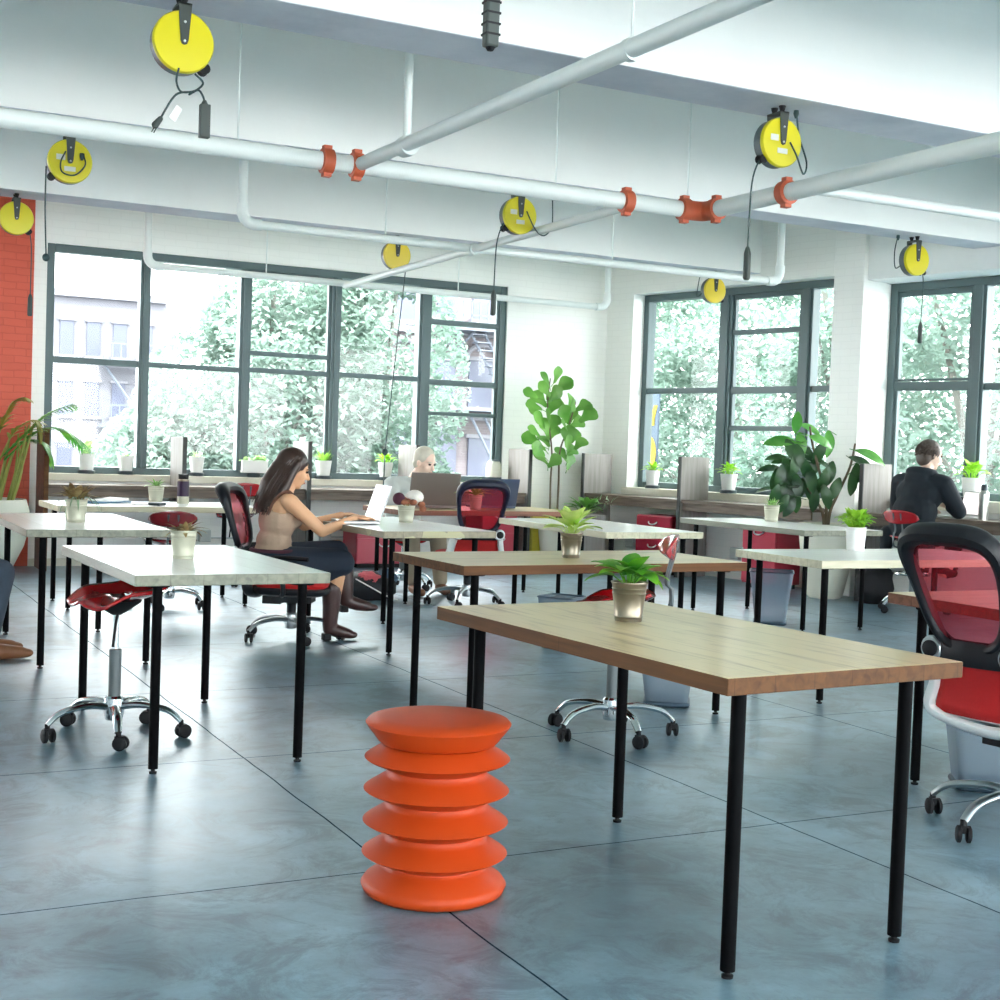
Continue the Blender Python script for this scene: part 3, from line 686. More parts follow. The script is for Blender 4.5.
table('white topped table in left rear with papers and purple bottle on it', (1.626, 9.917), .02, .76, 1.5, False, WT, 'pale_edge')
table('rear table with pinkish brown edge, big grey laptop on it', (4.212, 9.868), .034, .76, 1.62, False, 'oak', wood('pinkish brown edge', (150, 104, 84), (120, 80, 64), .7))
table('white topped table behind the lime plant, centre of the room', (4.601, 7.451), 0, 1.5, .76, True, WT, 'pale_edge')
table('white topped table in front of the rubber plant', (6.439, 7.724), .029, 1.5, .76, True, WT, 'white_edge')
table('white topped table with bright lime salad plant, right of centre', (4.627, 5.405), 0, .72, 1.5, False, WT, 'pale_edge')
table('oak topped table half hidden behind the big black and red chair', (3.825, 3.313), 0, .76, 1.5, False, 'oak', wood('reddish brown edge', (132, 84, 60), (100, 62, 42), .7))

# ------------------------------------------------------------------ seats
def star_base(root, R=.29, col='chrome', arch=.05, n=5, a0=.3):
    mb = MB(); mb.lathe([(.035,.07),(.042,.10),(.04,.16),(.03,.17)], 16)
    ends = []
    for k in range(n):
        a = a0+2*PI*k/n; c, s = math.cos(a), math.sin(a)
        pts = smoothpath([(c*.02, s*.02, .125), (c*R*.4, s*R*.4, .135), (c*R*.8, s*R*.8, .115), (c*R, s*R, .07)], 5)
        mb.tube(pts, [.022-.008*i/(len(pts)-1) for i in range(len(pts))], 10, flat=(1.1, .75)); ends.append((c*R, s*R, a))
    mb.build('star_base', col, root)
    for x, y, a in ends:
        w = MB(); rot = Matrix.Rotation(PI/2, 3, 'Y'); off = .02
        for q in (-.016, .016):
            w.lathe([(.006,-.009),(.022,-.009),(.029,-.005),(.029,.005),(.022,.009),(.006,.009)], 16, (q, off*.6, .029), rot)
        w.tube([(0,0,.075), (0,.004,.05), (0,.012,.03)], .011, 8).box((0, .006, .047), (.02, .035, .02))
        o = w.build('caster', 'rubber', root); o.location = (x, y, 0); o.rotation_euler = (0, 0, a+rnd.uniform(-1.2, 1.2))

def tractor_stool(label, back=True, seat='redplastic', hseat=.59, group=None, ring=False, bh=.26, a0=.3):
    root = thing('tractor_stool', label, 'stool', (0,0,0), 0, group)
    star_base(root, .28, a0=a0)
    MB().lathe([(.026,.15),(.026,hseat*.62),(.022,hseat*.62+.004)], 16).build('column', 'greymetal', root)
    MB().tube([(0,0,hseat*.6), (0,0,hseat-.05)], .0135, 12).build('gas_rod', 'chrome', root)
    MB().lathe([(.02,hseat-.075),(.045,hseat-.06),(.10,hseat-.022),(.105,hseat-.012)], 16).build('seat_mount', 'rubber', root)
    MB().tube(smoothpath([(0,.02,hseat-.06), (.03,.05,hseat-.09), (.05,.06,hseat-.20)], 5), .006, 8).build('lever', 'rubber', root)
    if ring:
        MB().tube([(.15*math.cos(2*PI*i/24), .15*math.sin(2*PI*i/24), .33) for i in range(24)], .01, 8, closed=True).tube([(.02,0,.33),(.15,0,.33)], .008, 8).tube([(-.02,0,.33),(-.15,0,.33)], .008, 8).build('foot_ring', 'chrome', root)
    # saddle: local +x = front
    mb = MB(); nu, nv = 26, 26; idx = {}
    for i in range(nu+1):
        for j in range(nv+1):
            a, b = -1+2*i/nu, -1+2*j/nv
            # squircle outline
            k = max(abs(a), abs(b)); r_ = math.hypot(a, b)
            f = (k/r_ if r_ > 1e-6 else 1)
            f = .35+.65*f
            x, y = a*f*.175, b*f*.19
            z = .0
            yy = abs(y)/.19; fx = x/.175
            z += .045*yy**2.2*(1-.2*fx)                       # raised sides
            z += .05*max(0, -fx)**2.5                          # raised back lip
            if fx > .2: z += -.075*(fx-.2)**1.6*(.35+.9*yy) + .018*(1-yy)**2   # thighs droop
            idx[i, j] = len(mb.v); mb.v.append((x, y, hseat-.012+z))
    holes = [(-.085, .05, .022, .034), (-.085, -.05, .022, .034)]
    for i in range(nu):
        for j in range(nv):
            q = [idx[i,j], idx[i+1,j], idx[i+1,j+1], idx[i,j+1]]
            c = sum((Vector(mb.v[t]) for t in q), Vector())/4
            if any(((c.x-hx)/ra)**2+((c.y-hy)/rb)**2 < 1 for hx, hy, ra, rb in holes): continue
            mb.f.append(tuple(q)); mb.mi.append(0)
    mb.build('seat', seat, root, True, ang=1.2, solid=.012)
    if back:
        zb = hseat+bh
        r = MB()
        for y in (-.035, .035):
            r.tube(smoothpath([(-.02,y*.6,hseat-.03), (-.12,y*.8,hseat-.05), (-.235,y,hseat-.03), (-.245,y,hseat+.06), (-.225,y,hseat+.1), (-.265,y,zb+.03)], 6), .0075, 8)
        r.build('back_rods', 'greymetal', root)
        b = MB(); n = 14
        for i in range(n+1):
            for j in range(9):
                y = -.17+.34*i/n; e = (1-(y/.172)**2)**.42
                z = (-1+2*j/8)*.058*e
                x = -.255+.05*(y/.17)**2 - .02*(j/8-.5)
                b.v.append((x, y, zb+z))
        for i in range(n):
            for j in range(8):
                a = i*9+j; b.f.append((a, a+9, a+10, a+1)); b.mi.append(0)
        b.build('backrest', seat, root, True, ang=1.2, solid=.012)
    return root
RGB_ = 'red tractor seat stools'
place(tractor_stool('backless red tractor stool under the white table at left', False, 'redplastic', .585, RGB_, a0=math.radians(62)), (1.195, 5.79, 0), math.radians(200))
place(tractor_stool('red tractor stool with low backrest behind the foreground table', True, 'redplastic', .60, RGB_, bh=.25, a0=math.radians(39)), (3.25, 5.16, 0), math.radians(152))
place(tractor_stool('dark red low tractor stool chair behind the white table with the dried plant', True, 'darkred', .47, RGB_, bh=.20), (2.45, 10.04, 0), math.radians(80))
place(tractor_stool('red stool chair at the window counter, left of the woman', True, 'redplastic', .60, RGB_, bh=.23), (3.42, 11.62, 0), math.radians(88))
place(tractor_stool('red drafting stool the man in the hoodie sits on', True, 'redplastic', .60, RGB_, True, bh=.21), (8.36, 8.62, 0), math.radians(12))

def office_chair(label, frame, arms=False, group=None, hs=.45, recl=0.0, kt=.25, kb=.17, a0=.15, shell='whiteplastic'):
    root = thing('office_chair', label, 'chair', (0,0,0), 0, group)
    star_base(root, .31, 'alu', a0=a0)
    MB().lathe([(.03,.15),(.03,.22),(.034,.23),(.024,.24),(.024,hs-.09)], 16).build('gas_cylinder', 'plastic', root)
    MB().box((.01,0,hs-.085), (.26,.16,.05)).box((-.12,0,hs-.10), (.12,.10,.05)).tube([(.05,.06,hs-.09),(.07,.26,hs-.10)], .008, 8).build('tilt_mechanism', 'plastic', root, True, .01)
    # seat
    def rounded(w, l, k=6, rr=.10):
        o = []
        for cx, cy, a0 in ((l/2-rr, w/2-rr, 0), (-l/2+rr, w/2-rr, PI/2), (-l/2+rr, -w/2+rr, PI), (l/2-rr, -w/2+rr, 1.5*PI)):
            o += [(cx+rr*math.cos(a0+PI/2*i/k), cy+rr*math.sin(a0+PI/2*i/k)) for i in range(k+1)]
        return o
    ol = rounded(.48, .46)
    def stack(layers):
        mb = MB(); n = len(ol)
        for sc_, z in layers: mb.v += [(x*sc_+.02, y*sc_, z) for x, y in ol]
        for i in range(len(layers)-1):
            for j in range(n): j2 = (j+1) % n; mb.f.append((i*n+j, i*n+j2, (i+1)*n+j2, (i+1)*n+j)); mb.mi.append(0)
        mb.f.append(tuple(range(n-1,-1,-1))); mb.f.append(tuple((len(layers)-1)*n+j for j in range(n))); mb.mi += [0,0]
        return mb
    stack([(.80,hs-.06),(.98,hs-.045),(1.03,hs-.02),(1.02,hs-.008),(.97,hs-.004)]).build('seat_shell', shell, root)
    stack([(.95,hs-.004),(.985,hs+.015),(.96,hs+.035),(.85,hs+.045),(.5,hs+.043)]).build('seat_cushion', 'redfabric', root)
    tl = math.tan(recl)
    def bx(z): return -.235-.10*max(0, z-hs)-tl*max(0, z-hs-.05)
    zl, zm, zt = hs-.06, hs+.19, hs+.60
    # white lower back frame: U with a red panel
    w = .225; wt_ = kb+.045
    path = [(bx(zm)+.0, wt_, zm), (bx(hs+.08), (w+wt_)/2, hs+.08), (bx(hs), w, hs-.01), (bx(hs)+.01, w-.06, zl+.01), (bx(hs)+.012, 0, zl-.012), (bx(hs)+.01, -w+.06, zl+.01), (bx(hs), -w, hs-.01), (bx(hs+.08), -(w+wt_)/2, hs+.08), (bx(zm), -wt_, zm)]
    MB().tube(smoothpath(path, 6), .036, 12, flat=(.55, 1)).build('lower_back_frame', shell, root)
    mb = MB(); n = 12
    for i in range(n+1):
        for j in range(7):
            z = zl+.03+(zm-zl-.05)*j/6; y = (-1+2*i/n)*((w-.025) if z < hs else w-.025+(wt_-w)*(z-hs)/(zm-hs))
            mb.v.append((bx(z)-.002+.03*(y/w)**2-.012, y, z))
    for i in range(n):
        for j in range(6): a = i*7+j; mb.f.append((a, a+7, a+8, a+1)); mb.mi.append(0)
    mb.build('lower_back_panel', 'redfabric', root, True, ang=1.5, solid=.016)
    # upper back ring
    def ringpt(t):   # t 0..1 around
        a = 2*PI*t; cy, cz = math.cos(a), math.sin(a)
        e = .55
        y = math.copysign(abs(cy)**e, cy); z = math.copysign(abs(cz)**e, cz)
        zz = (zm+.03+zt)/2 + z*(zt-zm-.03)/2
        wid = kb+(kt-kb)*((zz-zm)/(zt-zm))**.8
        return Vector((bx(zz)-.03+.05*(y*wid/.26)**2, y*wid, zz))
    ring = [ringpt(i/48) for i in range(48)]
    rad = [(.021+.026*max(0, (p.z-(zt-.16))/.16)**1.0) for p in ring]
    MB().tube(ring, rad, 10, closed=True, flat=(.8, 1)).build('back_frame', frame, root)
    net = MB(); cpt = sum(ring, Vector())/48
    for k in range(7):
        f = k/6
        for p in ring:
            q = cpt.lerp(p, f); q.x -= .035*(1-f*f); net.v.append(tuple(q))
    for k in range(6):
        for j in range(48): j2 = (j+1) % 48; net.f.append((k*48+j, k*48+j2, (k+1)*48+j2, (k+1)*48+j)); net.mi.append(0)
    net.build('back_net', 'net', root, True, ang=3)
    # lumbar belt with two knobs
    bel = MB(); pts = [(bx(zm)-.055+.06*(y/.2)**2, y, zm+.012) for y in [(-(kb+.035)+2*(kb+.035)*i/12) for i in range(13)]]
    bel.tube(pts, .046, 10, flat=(.30, 1)); bt = bel.build('lumbar_belt', frame if frame != 'navyplastic' else 'plastic', root)
    for y in (-kb-.03, kb+.03):
        kb = MB().lathe([(.042,-.014),(.044,0),(.036,.012)], 20, (bx(zm)-.045, y, zm+.012), Matrix.Rotation(-PI/2, 3, 'Y')).build('silver_ring', 'alu', bt)
        kb2 = MB().lathe([(.028,0),(.028,.018),(.018,.024)], 20, (bx(zm)-.045, y, zm+.012), Matrix.Rotation(-PI/2, 3, 'Y')).build('knob', 'rubber', bt)
    if arms:
        for y in (-.275, .275):
            MB().tube(smoothpath([(-.02,y*.8,hs-.05), (.0,y,hs-.02), (-.01,y,hs+.10), (.0,y,hs+.165)], 5), .016, 10).tube([(-.12,y,hs+.185),(0,y,hs+.19),(.15,y,hs+.185)], [.03,.034,.03], 10, flat=(1, .45)).build('armrest', 'plastic', root)
    return root
OG = 'office chairs with red net backs'
place(office_chair('big black office chair with red net back at right foreground', 'plastic', group=OG, hs=.437, recl=.37, kt=.185, kb=.115, a0=math.radians(-40)), (3.80, 3.35, 0), math.radians(11))
place(office_chair('navy framed office chair with red net back at the rear table', 'navyplastic', group=OG, hs=.385, recl=.26, kt=.205, kb=.135), (4.77, 9.80, 0), math.radians(78))
place(office_chair('red backed office chair the woman sits on', 'plastic', True, OG, .35, .22, shell='plastic'), (2.81, 8.31, 0), math.radians(-30))
place(tractor_stool('red backless stool under the pale shirted person at the rear table', False, 'redplastic', .45, RGB_), (4.74, 11.05, 0), math.radians(-85))
place(office_chair('office chair at left edge carrying the person in jeans', 'plastic', False, OG, .43), (.42, 8.0, 0), math.radians(5))

# ------------------------------------------------------------------ bellows stool
prof = [(.0,.002),(.185,.002),(.199,.012),(.206,.030),(.196,.046),(.150,.078),(.139,.090),(.139,.094)]
z = .094
R_ = [.206]*4
for k in range(4):
    zc = .030+.0965*(k+1)
    prof += [(.139,zc-.034),(.150,zc-.028),(.198,zc-.006),(.206,zc),(.198,zc+.007),(.150,zc+.040),(.139,zc+.050)]
prof += [(.162,.462),(.170,.470),(.200,.512),(.206,.522),(.198,.532),(.15,.541),(.08,.547),(.0,.549)]
st = MB().lathe(prof, 64, cap=False).build('bellows_stool', 'orange', None, True, ang=1.0)
st.location = (1.622, 3.483, 0); st.scale = (1,1,.925); tag(st, 'orange ribbed bellows stool standing alone on the concrete floor', 'stool')

# ------------------------------------------------------------------ wire waste baskets
def basket(label, loc, rz, h=.30, s=1.0):
    root = thing('waste_basket', label, 'basket', loc, rz, 'wire mesh waste baskets')
    a, b = .095*s, .135*s; m = MB()
    def ringp(q, z, k=5):
        rr = q*.25; o = []
        for cx, cy, a0 in ((q-rr, q-rr, 0), (-q+rr, q-rr, PI/2), (-q+rr, -q+rr, PI), (q-rr, -q+rr, 1.5*PI)):
            o += [(cx+rr*math.cos(a0+PI/2*i/k), cy+rr*math.sin(a0+PI/2*i/k), z) for i in range(k+1)]
        return o
    lo, hi = ringp(a, .022), ringp(b, h); n = len(lo)
    m.add(lo+hi, [(j, (j+1) % n, n+(j+1) % n, n+j) for j in range(n)])
    m.build('mesh_side', 'wire', root)
    MB().tube(ringp(b, h), .006, 8, closed=True).build('rim', 'wire_solid', root)
    mb = MB().tube(ringp(a, .014), .013, 8, closed=True).build('base_rim', 'wire_solid', root)
    m2 = MB(); m2.add(lo, [tuple(range(n))]); m2.build('mesh_bottom', 'wire', root)
    return root
basket('wire mesh waste basket under the oak tables, middle foreground', (3.93, 5.72, 0), .95, .33, 1.1)
basket('wire mesh waste basket in front of the crimson cabinet, right of centre', (6.62, 8.3, 0), .9, .40, 1.2)
basket('wire mesh waste basket behind the big black chair', (4.16, 3.86, 0), .95, .36, 1.1)
basket('pale wire basket peeking out left of the red stool seat', (4.35, 7.55, 0), .6, .33, .9)

# ------------------------------------------------------------------ cabinets under the counters
def cabinet(label, loc, rz, w, h, dpt, mat, handle=True):
    """front faces local -y"""
    root = thing('pedestal_cabinet', label, 'cabinet', loc, rz, 'small steel cabinets under the counters')
    MB().box((0,0,h/2+.03), (w, dpt, h-.03)).build('body', mat, root, False, .006)
    MB().box((0,0,.022), (w-.06, dpt-.06, .04)).build('plinth', 'rubber', root, False)
    for z0, z1 in ((.05, h*.6), (h*.6+.01, h)):
        dr = MB().box((0, -dpt/2-.008, (z0+z1)/2+.01), (w-.012, .016, z1-z0-.012)).build('drawer', mat, root, False, .003)
        if handle:
            MB().tube([( .06*math.cos(a), -dpt/2-.02-.018*math.sin(-a), z1-.05-.03*math.sin(-a)) for a in [-PI*i/10 for i in range(11)]], .007, 8).build('handle', 'alu', dr)
    return root
cabinet('crimson cabinet under the window counter behind the laptop table', (5.31, 13.06, 0), 0, .6, .50, .38, 'redsteel')
cabinet('dusky red cabinet right of the navy office chair', (6.62, 13.06, 0), 0, .42, .60, .38, 'redsteel')
cabinet('mustard yellow cabinet behind the lime plant', (7.2, 13.1, 0), 0, .34, .60, .38, 'yellowsteel', False)
q = RW(1.33, .29); cabinet('crimson cabinet left of the middle divider, right wall', (q.x, q.y, 0), RANG, .50, .60, .36, 'redsteel')
q = RW(2.82, .36); cabinet('crimson cabinet behind the wire basket, right wall', (q.x, q.y, 0), RANG, .42, .60, .36, 'redsteel')

# wall sockets
def socket(label, loc, rz):
    root = thing('wall_socket', label, 'socket', loc, rz, 'socket boxes under the counters')
    MB().box((0,-.03,0), (.12,.06,.12)).build('box', 'outlet', root, False, .01)
    MB().tube([(.06,-.02,-.02),(.5,-.02,-.025)], .009, 8).build('conduit', 'outlet', root)
    return root
socket('grey socket box under window counter left of the woman', (3.60, YW, .29), 0)
socket('grey socket box under window counter behind the woman', (4.86, YW, .30), 0)
for s, lab in ((.55, 'grey socket box left of the middle divider, right wall'), (2.08, 'grey socket box right of the middle divider')):
    q = RW(s); socket(lab, (q.x, q.y, .27), RANG)

# ------------------------------------------------------------------ sprinkler pipes
PZ = 2.8
def coupling(mb, p, axis, r):
    rot = Matrix.Rotation(PI/2, 3, 'Y') if axis == 'x' else Matrix.Rotation(PI/2, 3, 'X')
    mb.lathe([(r,-.035),(r+.018,-.03),(r+.02,0),(r+.018,.03),(r,.035)], 20, p, rot)
    for sg in (-1, 1):
        mb.box((p[0], p[1], p[2]+sg*(r+.024)), (.045, .045, .022))
    return mb
mp = thing('sprinkler_piping', 'white sprinkler piping with rust red couplings hung under the ceiling beams', 'pipes', (0, 7.2, PZ))
def sub_mesh(mb, name, mat, par, off=(0,0,0)):
    o = mb.build(name, mat, par); o.location = off; return o
main = MB().tube([(-4,0,0),(4.93,0,0)], .05, 24).build('main_pipe', 'pipe', mp)
for x in (2.56, 2.735, 4.50): coupling(MB(), (x,0,0), 'x', .05).build('coupling', 'rust', main)
el = MB().tube(smoothpath([(4.93,0,0),(5.02,0,0),(5.07,-.03,0),(5.08,-.12,0)], 5), .062, 16)
coupling(el, (4.93,0,0), 'x', .05); coupling(el, (5.08,-.13,0), 'y', .05); el.build('elbow', 'rust', main)
for x in (2.06, 4.0, 4.95): MB().tube([(x,0,.04),(x,0,ZC-PZ)], .006, 8).build('hanger_rod', 'pipe', main)
ra = MB().tube([(5.08,-.1,0),(5.06,-4.5,0)], .052, 20).build('branch_pipe', 'pipe', mp)
coupling(MB(), (5.075,-.82,0), 'y', .052).build('coupling', 'rust', ra)
nb = MB().tube([(2.74,-.05,0),(2.88,-6,0)], .037, 20).build('branch_pipe', 'pipe', mp)
MB().tube([(2.77,-.62,.02),(2.77,-.62,ZC-PZ)], .022, 12).build('drop_pipe', 'pipe', nb)
MB().lathe([(.037,-.05),(.052,-.045),(.055,0),(.052,.045),(.037,.05)], 16, (2.77,-.62,0), Matrix.Rotation(PI/2,3,'X')).build('tee_fitting', 'pipe', nb)
MB().tube([(2.81,-2.7,.03),(2.81,-2.7,ZC-PZ)], .006, 8).build('hanger_rod', 'pipe', nb)
MB().lathe([(.037,-.02),(.046,-.018),(.046,.018),(.037,.02)], 16, (2.81,-2.7,0), Matrix.Rotation(PI/2,3,'X')).build('hanger_ring', 'pipe', nb)
fb = MB().tube([(4.58,.05,0),(4.69,5.36,-.02)], .03, 16).build('branch_pipe', 'pipe', mp)
MB().lathe([(.03,-.05),(.045,-.045),(.045,.045),(.03,.05)], 14, (4.63,2.42,-.008), Matrix.Rotation(PI/2,3,'X')).build('tee_fitting', 'pipe', fb)
for (yy, xa, xb) in ((2.42, 2.80, 7.62), (5.36, 2.79, 7.66)):
    def bend(x, sg, e=.09): return [(x+sg*e*(1-math.cos(q)), yy, e*(1-math.sin(q))) for q in [PI/2*i/6 for i in range(7)]]
    t = MB().tube([(xa,yy,ZC-PZ)]+bend(xa, 1)+bend(xb, -1)[::-1]+[(xb,yy,ZC-PZ)], .032, 14).build('branch_pipe', 'pipe', mp)
    for x, sg in ((xa, 1), (xb, -1)):
        MB().tube([(x,yy,.14)]+bend(x, sg)+[(x+sg*.14,yy,0)], .041, 14).build('elbow', 'pipe', t)
    for x in (3.9, 5.9): MB().tube([(x,yy,.02),(x,yy,ZC-PZ)], .006, 8).build('hanger_rod', 'pipe', t)
MB().tube([(5.1,-1.0,0),(9.3,-1.0,0)], .03, 14).build('branch_pipe', 'pipe', mp)

# ------------------------------------------------------------------ cord reels
RS = .93
def reel(label, x, y, cords, col='yellow', pig=None, guide=-1, sticker=False, drop=.02):
    root = thing('cord_reel', label, 'cord reel', (x, y, ZB-drop), 0, 'yellow cord reels hanging from the beams'); root.scale = (RS,)*3
    c = (0, 0, -.185); rot = Matrix.Rotation(PI/2, 3, 'X')   # lathe axis -> -y
    MB().lathe([(.02,-.048),(.128,-.046),(.136,-.038),(.136,.02),(.02,.022)], 40, c, rot).build('casing', 'reel_grey', root)
    MB().lathe([(.02,.020),(.134,.020),(.140,.026),(.140,.042),(.134,.050),(.05,.054),(.001,.054)], 40, c, rot).build('face_disc', col, root)
    b = MB().poly([(-.031,.17),(.031,.17),(.018,.005),(.012,-.012),(0,-.017),(-.012,-.012),(-.018,.005)], .006, ((0,-.055,-.185),(1,0,0),(0,0,1),(0,-1,0)))
    b.box((0,0,-.018), (.062,.122,.008)).poly([(-.031,.17),(.031,.17),(.018,.005),(-.018,.005)], .006, ((0,.055,-.185),(1,0,0),(0,0,1),(0,1,0)))
    br = b.build('bracket', 'darkgreen', root, False)
    for z in (-.10, -.185): MB().lathe([(.006,0),(.006,.004),(.003,.006)], 10, (0,-.061,z), rot).build('rivet', 'alu', br)
    for yy in (-.035, .035): MB().lathe([(.006,-.02),(.012,-.012),(.021,drop/RS)], 12, (.0,yy,0)).build('mount', 'rubber', root)
    g = (.105*guide, 0, -.185-.10)
    MB().lathe([(.008,-.03),(.026,-.026),(.018,0),(.026,.026),(.008,.03)], 14, g, rot).box((g[0]*.94,0,g[2]+.015),(.02,.05,.03)).build('cord_guide', 'rubber', root)
    if sticker:
        MB().box((-.002,-.0555,-.235), (.07,.002,.03)).build('sticker', 'label', root, False)
        MB().box((-.06,-.0555,-.165), (.055,.002,.035)).build('sticker', 'label', root, False)
    L = Vector((x, y, ZB-drop))
    for pts, end in cords:
        q = [(Vector(p)-L)/RS for p in pts]
        cd = MB().tube(smoothpath(q, 6), .0048, 8).build('cord', 'cord', root)
        e = q[-1]
        if end == 'handle': MB().lathe([(.006,.01),(.012,-.0),(.02,-.03),(.021,-.17),(.014,-.18)], 12, e).build('handle', 'darkgreen', cd)
        if end == 'ball': MB().ell(e, (.024,.024,.026)).build('cord_stop', 'cord', cd)
        if end == 'plug': MB().cap2(e, e+Vector((-.022,0,-.03)), .012, .016).tube([e+Vector((-.025,.006,-.04)), e+Vector((-.036,.006,-.062))], .003, 6).tube([e+Vector((-.018,-.006,-.045)), e+Vector((-.029,-.006,-.067))], .003, 6).build('plug', 'darkgreen', cd)
        if end == 'block': MB().box(e+Vector((.002,0,-.085)), (.046,.036,.15)).lathe([(.008,.01),(.018,-.012)], 10, e).build('socket_block', 'darkgreen', cd, True, .006)
    if pig:
        q = [(Vector(p)-L)/RS for p in pig]
        MB().tube(smoothpath(q, 6), .005, 8).lathe([(.014,0),(.016,-.02),(.007,-.045)], 10, q[-1]).build('supply_cord', 'cord', root)
    return root
k = .0045
def r1(px, py, yy=5.80): return (1.425+(px-182)*k, yy, 2.935-(py-37)*k)
rl = reel('biggest yellow cord reel at top left with tangled cord and plug', 1.425, 5.88,
     [([r1(176,66), r1(174,78), r1(178,87), r1(186,87,5.79), r1(194,83), r1(199,76), r1(191,69)], None), ([r1(191,86), r1(178,88,5.81), r1(170,96), r1(160,115)], 'plug'), ([r1(186,89), r1(195,83,5.81), r1(199,88), r1(201,94)], 'block')], guide=1)
tg = MB().box((.0,0,0), (.035,.002,.07), Euler((.1,.5,.3)).to_matrix()).build('paper_tag', 'paper', rl, False); tg.location = (Vector(r1(174,108))-Vector((1.425,5.88,ZB-.02)))/RS
reel('yellow cord reel above the left window corner, cord hanging at its left', 1.42, 8.56, [([(1.29,8.56,2.84),(1.288,8.55,2.6),(1.30,8.55,2.30)], 'ball')], pig=[(1.39,8.50,2.93),(1.36,8.48,2.86),(1.37,8.47,2.80),(1.44,8.46,2.79),(1.50,8.47,2.86),(1.485,8.5,2.93)], guide=-1, sticker=True, drop=.07)
reel('yellow cord reel at left edge in front of the red brick', 1.50, 11.41, [([(1.605,11.41,2.84),(1.62,11.4,2.7),(1.62,11.4,2.34)], 'handle')], guide=1)
reel('yellow cord reel at mid ceiling with looped grey supply cord', 4.46, 8.56, [([(4.355,8.56,2.84),(4.30,8.55,2.68),(4.29,8.55,2.35)], 'handle')], pig=[(4.50,8.50,2.92),(4.56,8.48,2.80),(4.63,8.48,2.76),(4.70,8.5,2.82),(4.73,8.54,2.9),(4.73,8.56,ZB)], guide=-1, sticker=True, drop=.06)
reel('yellow cord reel at upper right under the near beam', 4.60, 5.88, [([(4.495,5.88,2.84),(4.44,5.87,2.7),(4.43,5.87,2.36)], 'handle')], pig=[(4.64,5.82,2.93),(4.67,5.8,2.86),(4.72,5.8,2.77),(4.755,5.82,2.84),(4.73,5.86,2.98),(4.72,5.88,ZB)], guide=-1, sticker=True)
reel('warm yellow cord reel whose long cord runs down to the woman\'s laptop', 4.73, 11.41, [([(4.83,11.41,2.84),(4.80,11.34,2.79),(4.26,10.2,2.0),(3.72,9.05,1.205)], 'ball'), ([(3.72,9.05,1.205),(3.58,8.72,.98),(3.47,8.5,.80),(3.42,8.36,.775),(3.36,8.33,.772)], None)], 'yellow_warm', guide=1, drop=.0)
reel('small warm yellow cord reel above the right window', 8.20, 11.41, [], 'yellow_warm', pig=[(8.14,11.44,2.95),(8.02,11.42,2.85),(8.03,11.42,3.0),(8.06,11.42,ZB)], guide=1)
reel('yellow cord reel near the white pier at far right', 8.15, 8.56, [([(8.255,8.56,2.84),(8.26,8.55,2.7),(8.25,8.55,2.42)], 'handle')], pig=[(8.1,8.6,2.93),(7.98,8.58,2.85),(7.96,8.58,2.98),(7.99,8.58,ZB)], guide=1)
hp = thing('hanging_socket', 'dark ribbed socket block dangling from above at top centre', 'socket', (1.497, 3.05, 2.243))
MB().box((0,0,.075), (.036,.03,.15)).build('socket_block', 'darkgreen', hp, True, .006)
for i in range(5): MB().box((.0,0,.03+i*.026), (.0385,.0325,.005)).build('rib', 'rubber', hp, False)
MB().lathe([(.008,-.008),(.013,0)], 12).build('tip', 'rubber', hp)
MB().tube([(0,0,.15),(0,.0,ZB-2.243)], .006, 8).build('cord', 'cord', hp)

# ------------------------------------------------------------------ potted plants
def dirv(az, el): return (math.cos(az)*math.cos(el), math.sin(az)*math.cos(el), math.sin(el))
def bucket(root, h=.118, rt=.054, rb=.041, mat='zinc', soil=True, ribs=True):
    p = [(.0,.0),(rb,.0),(rb+.001,.004)]
    for f in (.12, .72, .84):
        r = rb+(rt-rb)*f; p += [(r,h*f-.003),(r+(.0018 if ribs else 0),h*f),(r,h*f+.003)]
    p += [(rt,h-.004),(rt+.003,h-.001),(rt+.003,h+.002),(rt-.003,h),(rt-.006,h-.02)]
    MB().lathe(p, 28, cap=False).build('pot', mat, root)
    MB().lathe([(rt-.006,h-.018),(.0,h-.012)], 20, cap=False).build('soil', 'soil', root)
def plant(name, label, loc, pot, leaves, mats, group=None, stem=None):
    root = thing(name, label, 'plant', loc, rnd.uniform(0,0), group)
    pot(root)
    for nm, mb, mat in leaves: mb.build(nm, mat, root, True, ang=2)
    return root
def rosette(n, z, L, W, el0, el1, shape, seed, spread=.02, bend=.5, stalk=0, fold=.25):
    r = random.Random(seed); mb = MB()
    for i in range(n):
        az = 2*PI*i*.382+r.uniform(-.3,.3); el = el0+(el1-el0)*(i/n)+r.uniform(-.12,.12)
        dv = dirv(az, el); b = Vector((math.cos(az)*spread*r.random(), math.sin(az)*spread*r.random(), z))
        if stalk:
            s = stalk*r.uniform(.6,1.1); e = b+Vector(dirv(az, min(1.5, el+.5)))*s
            mb.tube([b, e], .0022, 5); b = e
        mb.leaf(b, dv, (0,0,1), L*r.uniform(.75,1.15), W*r.uniform(.8,1.15), bend*r.uniform(.6,1.4), fold, 6, shape)
    return mb
BG = 'small plants in zinc buckets on the tables'
Z = .75
pl = plant('potted_pothos', 'green pothos in ribbed zinc bucket on the foreground oak table', (2.262, 3.515, Z), bucket, [('foliage', rosette(18, .11, .105, .07, .1, 1.0, 'heart', 3, .02, .7, .045), 'pothos')], None, BG)
plant('potted_lime_plant', 'lime leaved plant in zinc bucket on the second oak table', (3.30, 5.655, Z), bucket, [('foliage', rosette(34, .11, .105, .058, .1, 1.5, 'oval', 5, .025, .35, .06), 'lime')], None, BG)
w_b = lambda r: bucket(r, .118, .055, .043, 'zincwhite')
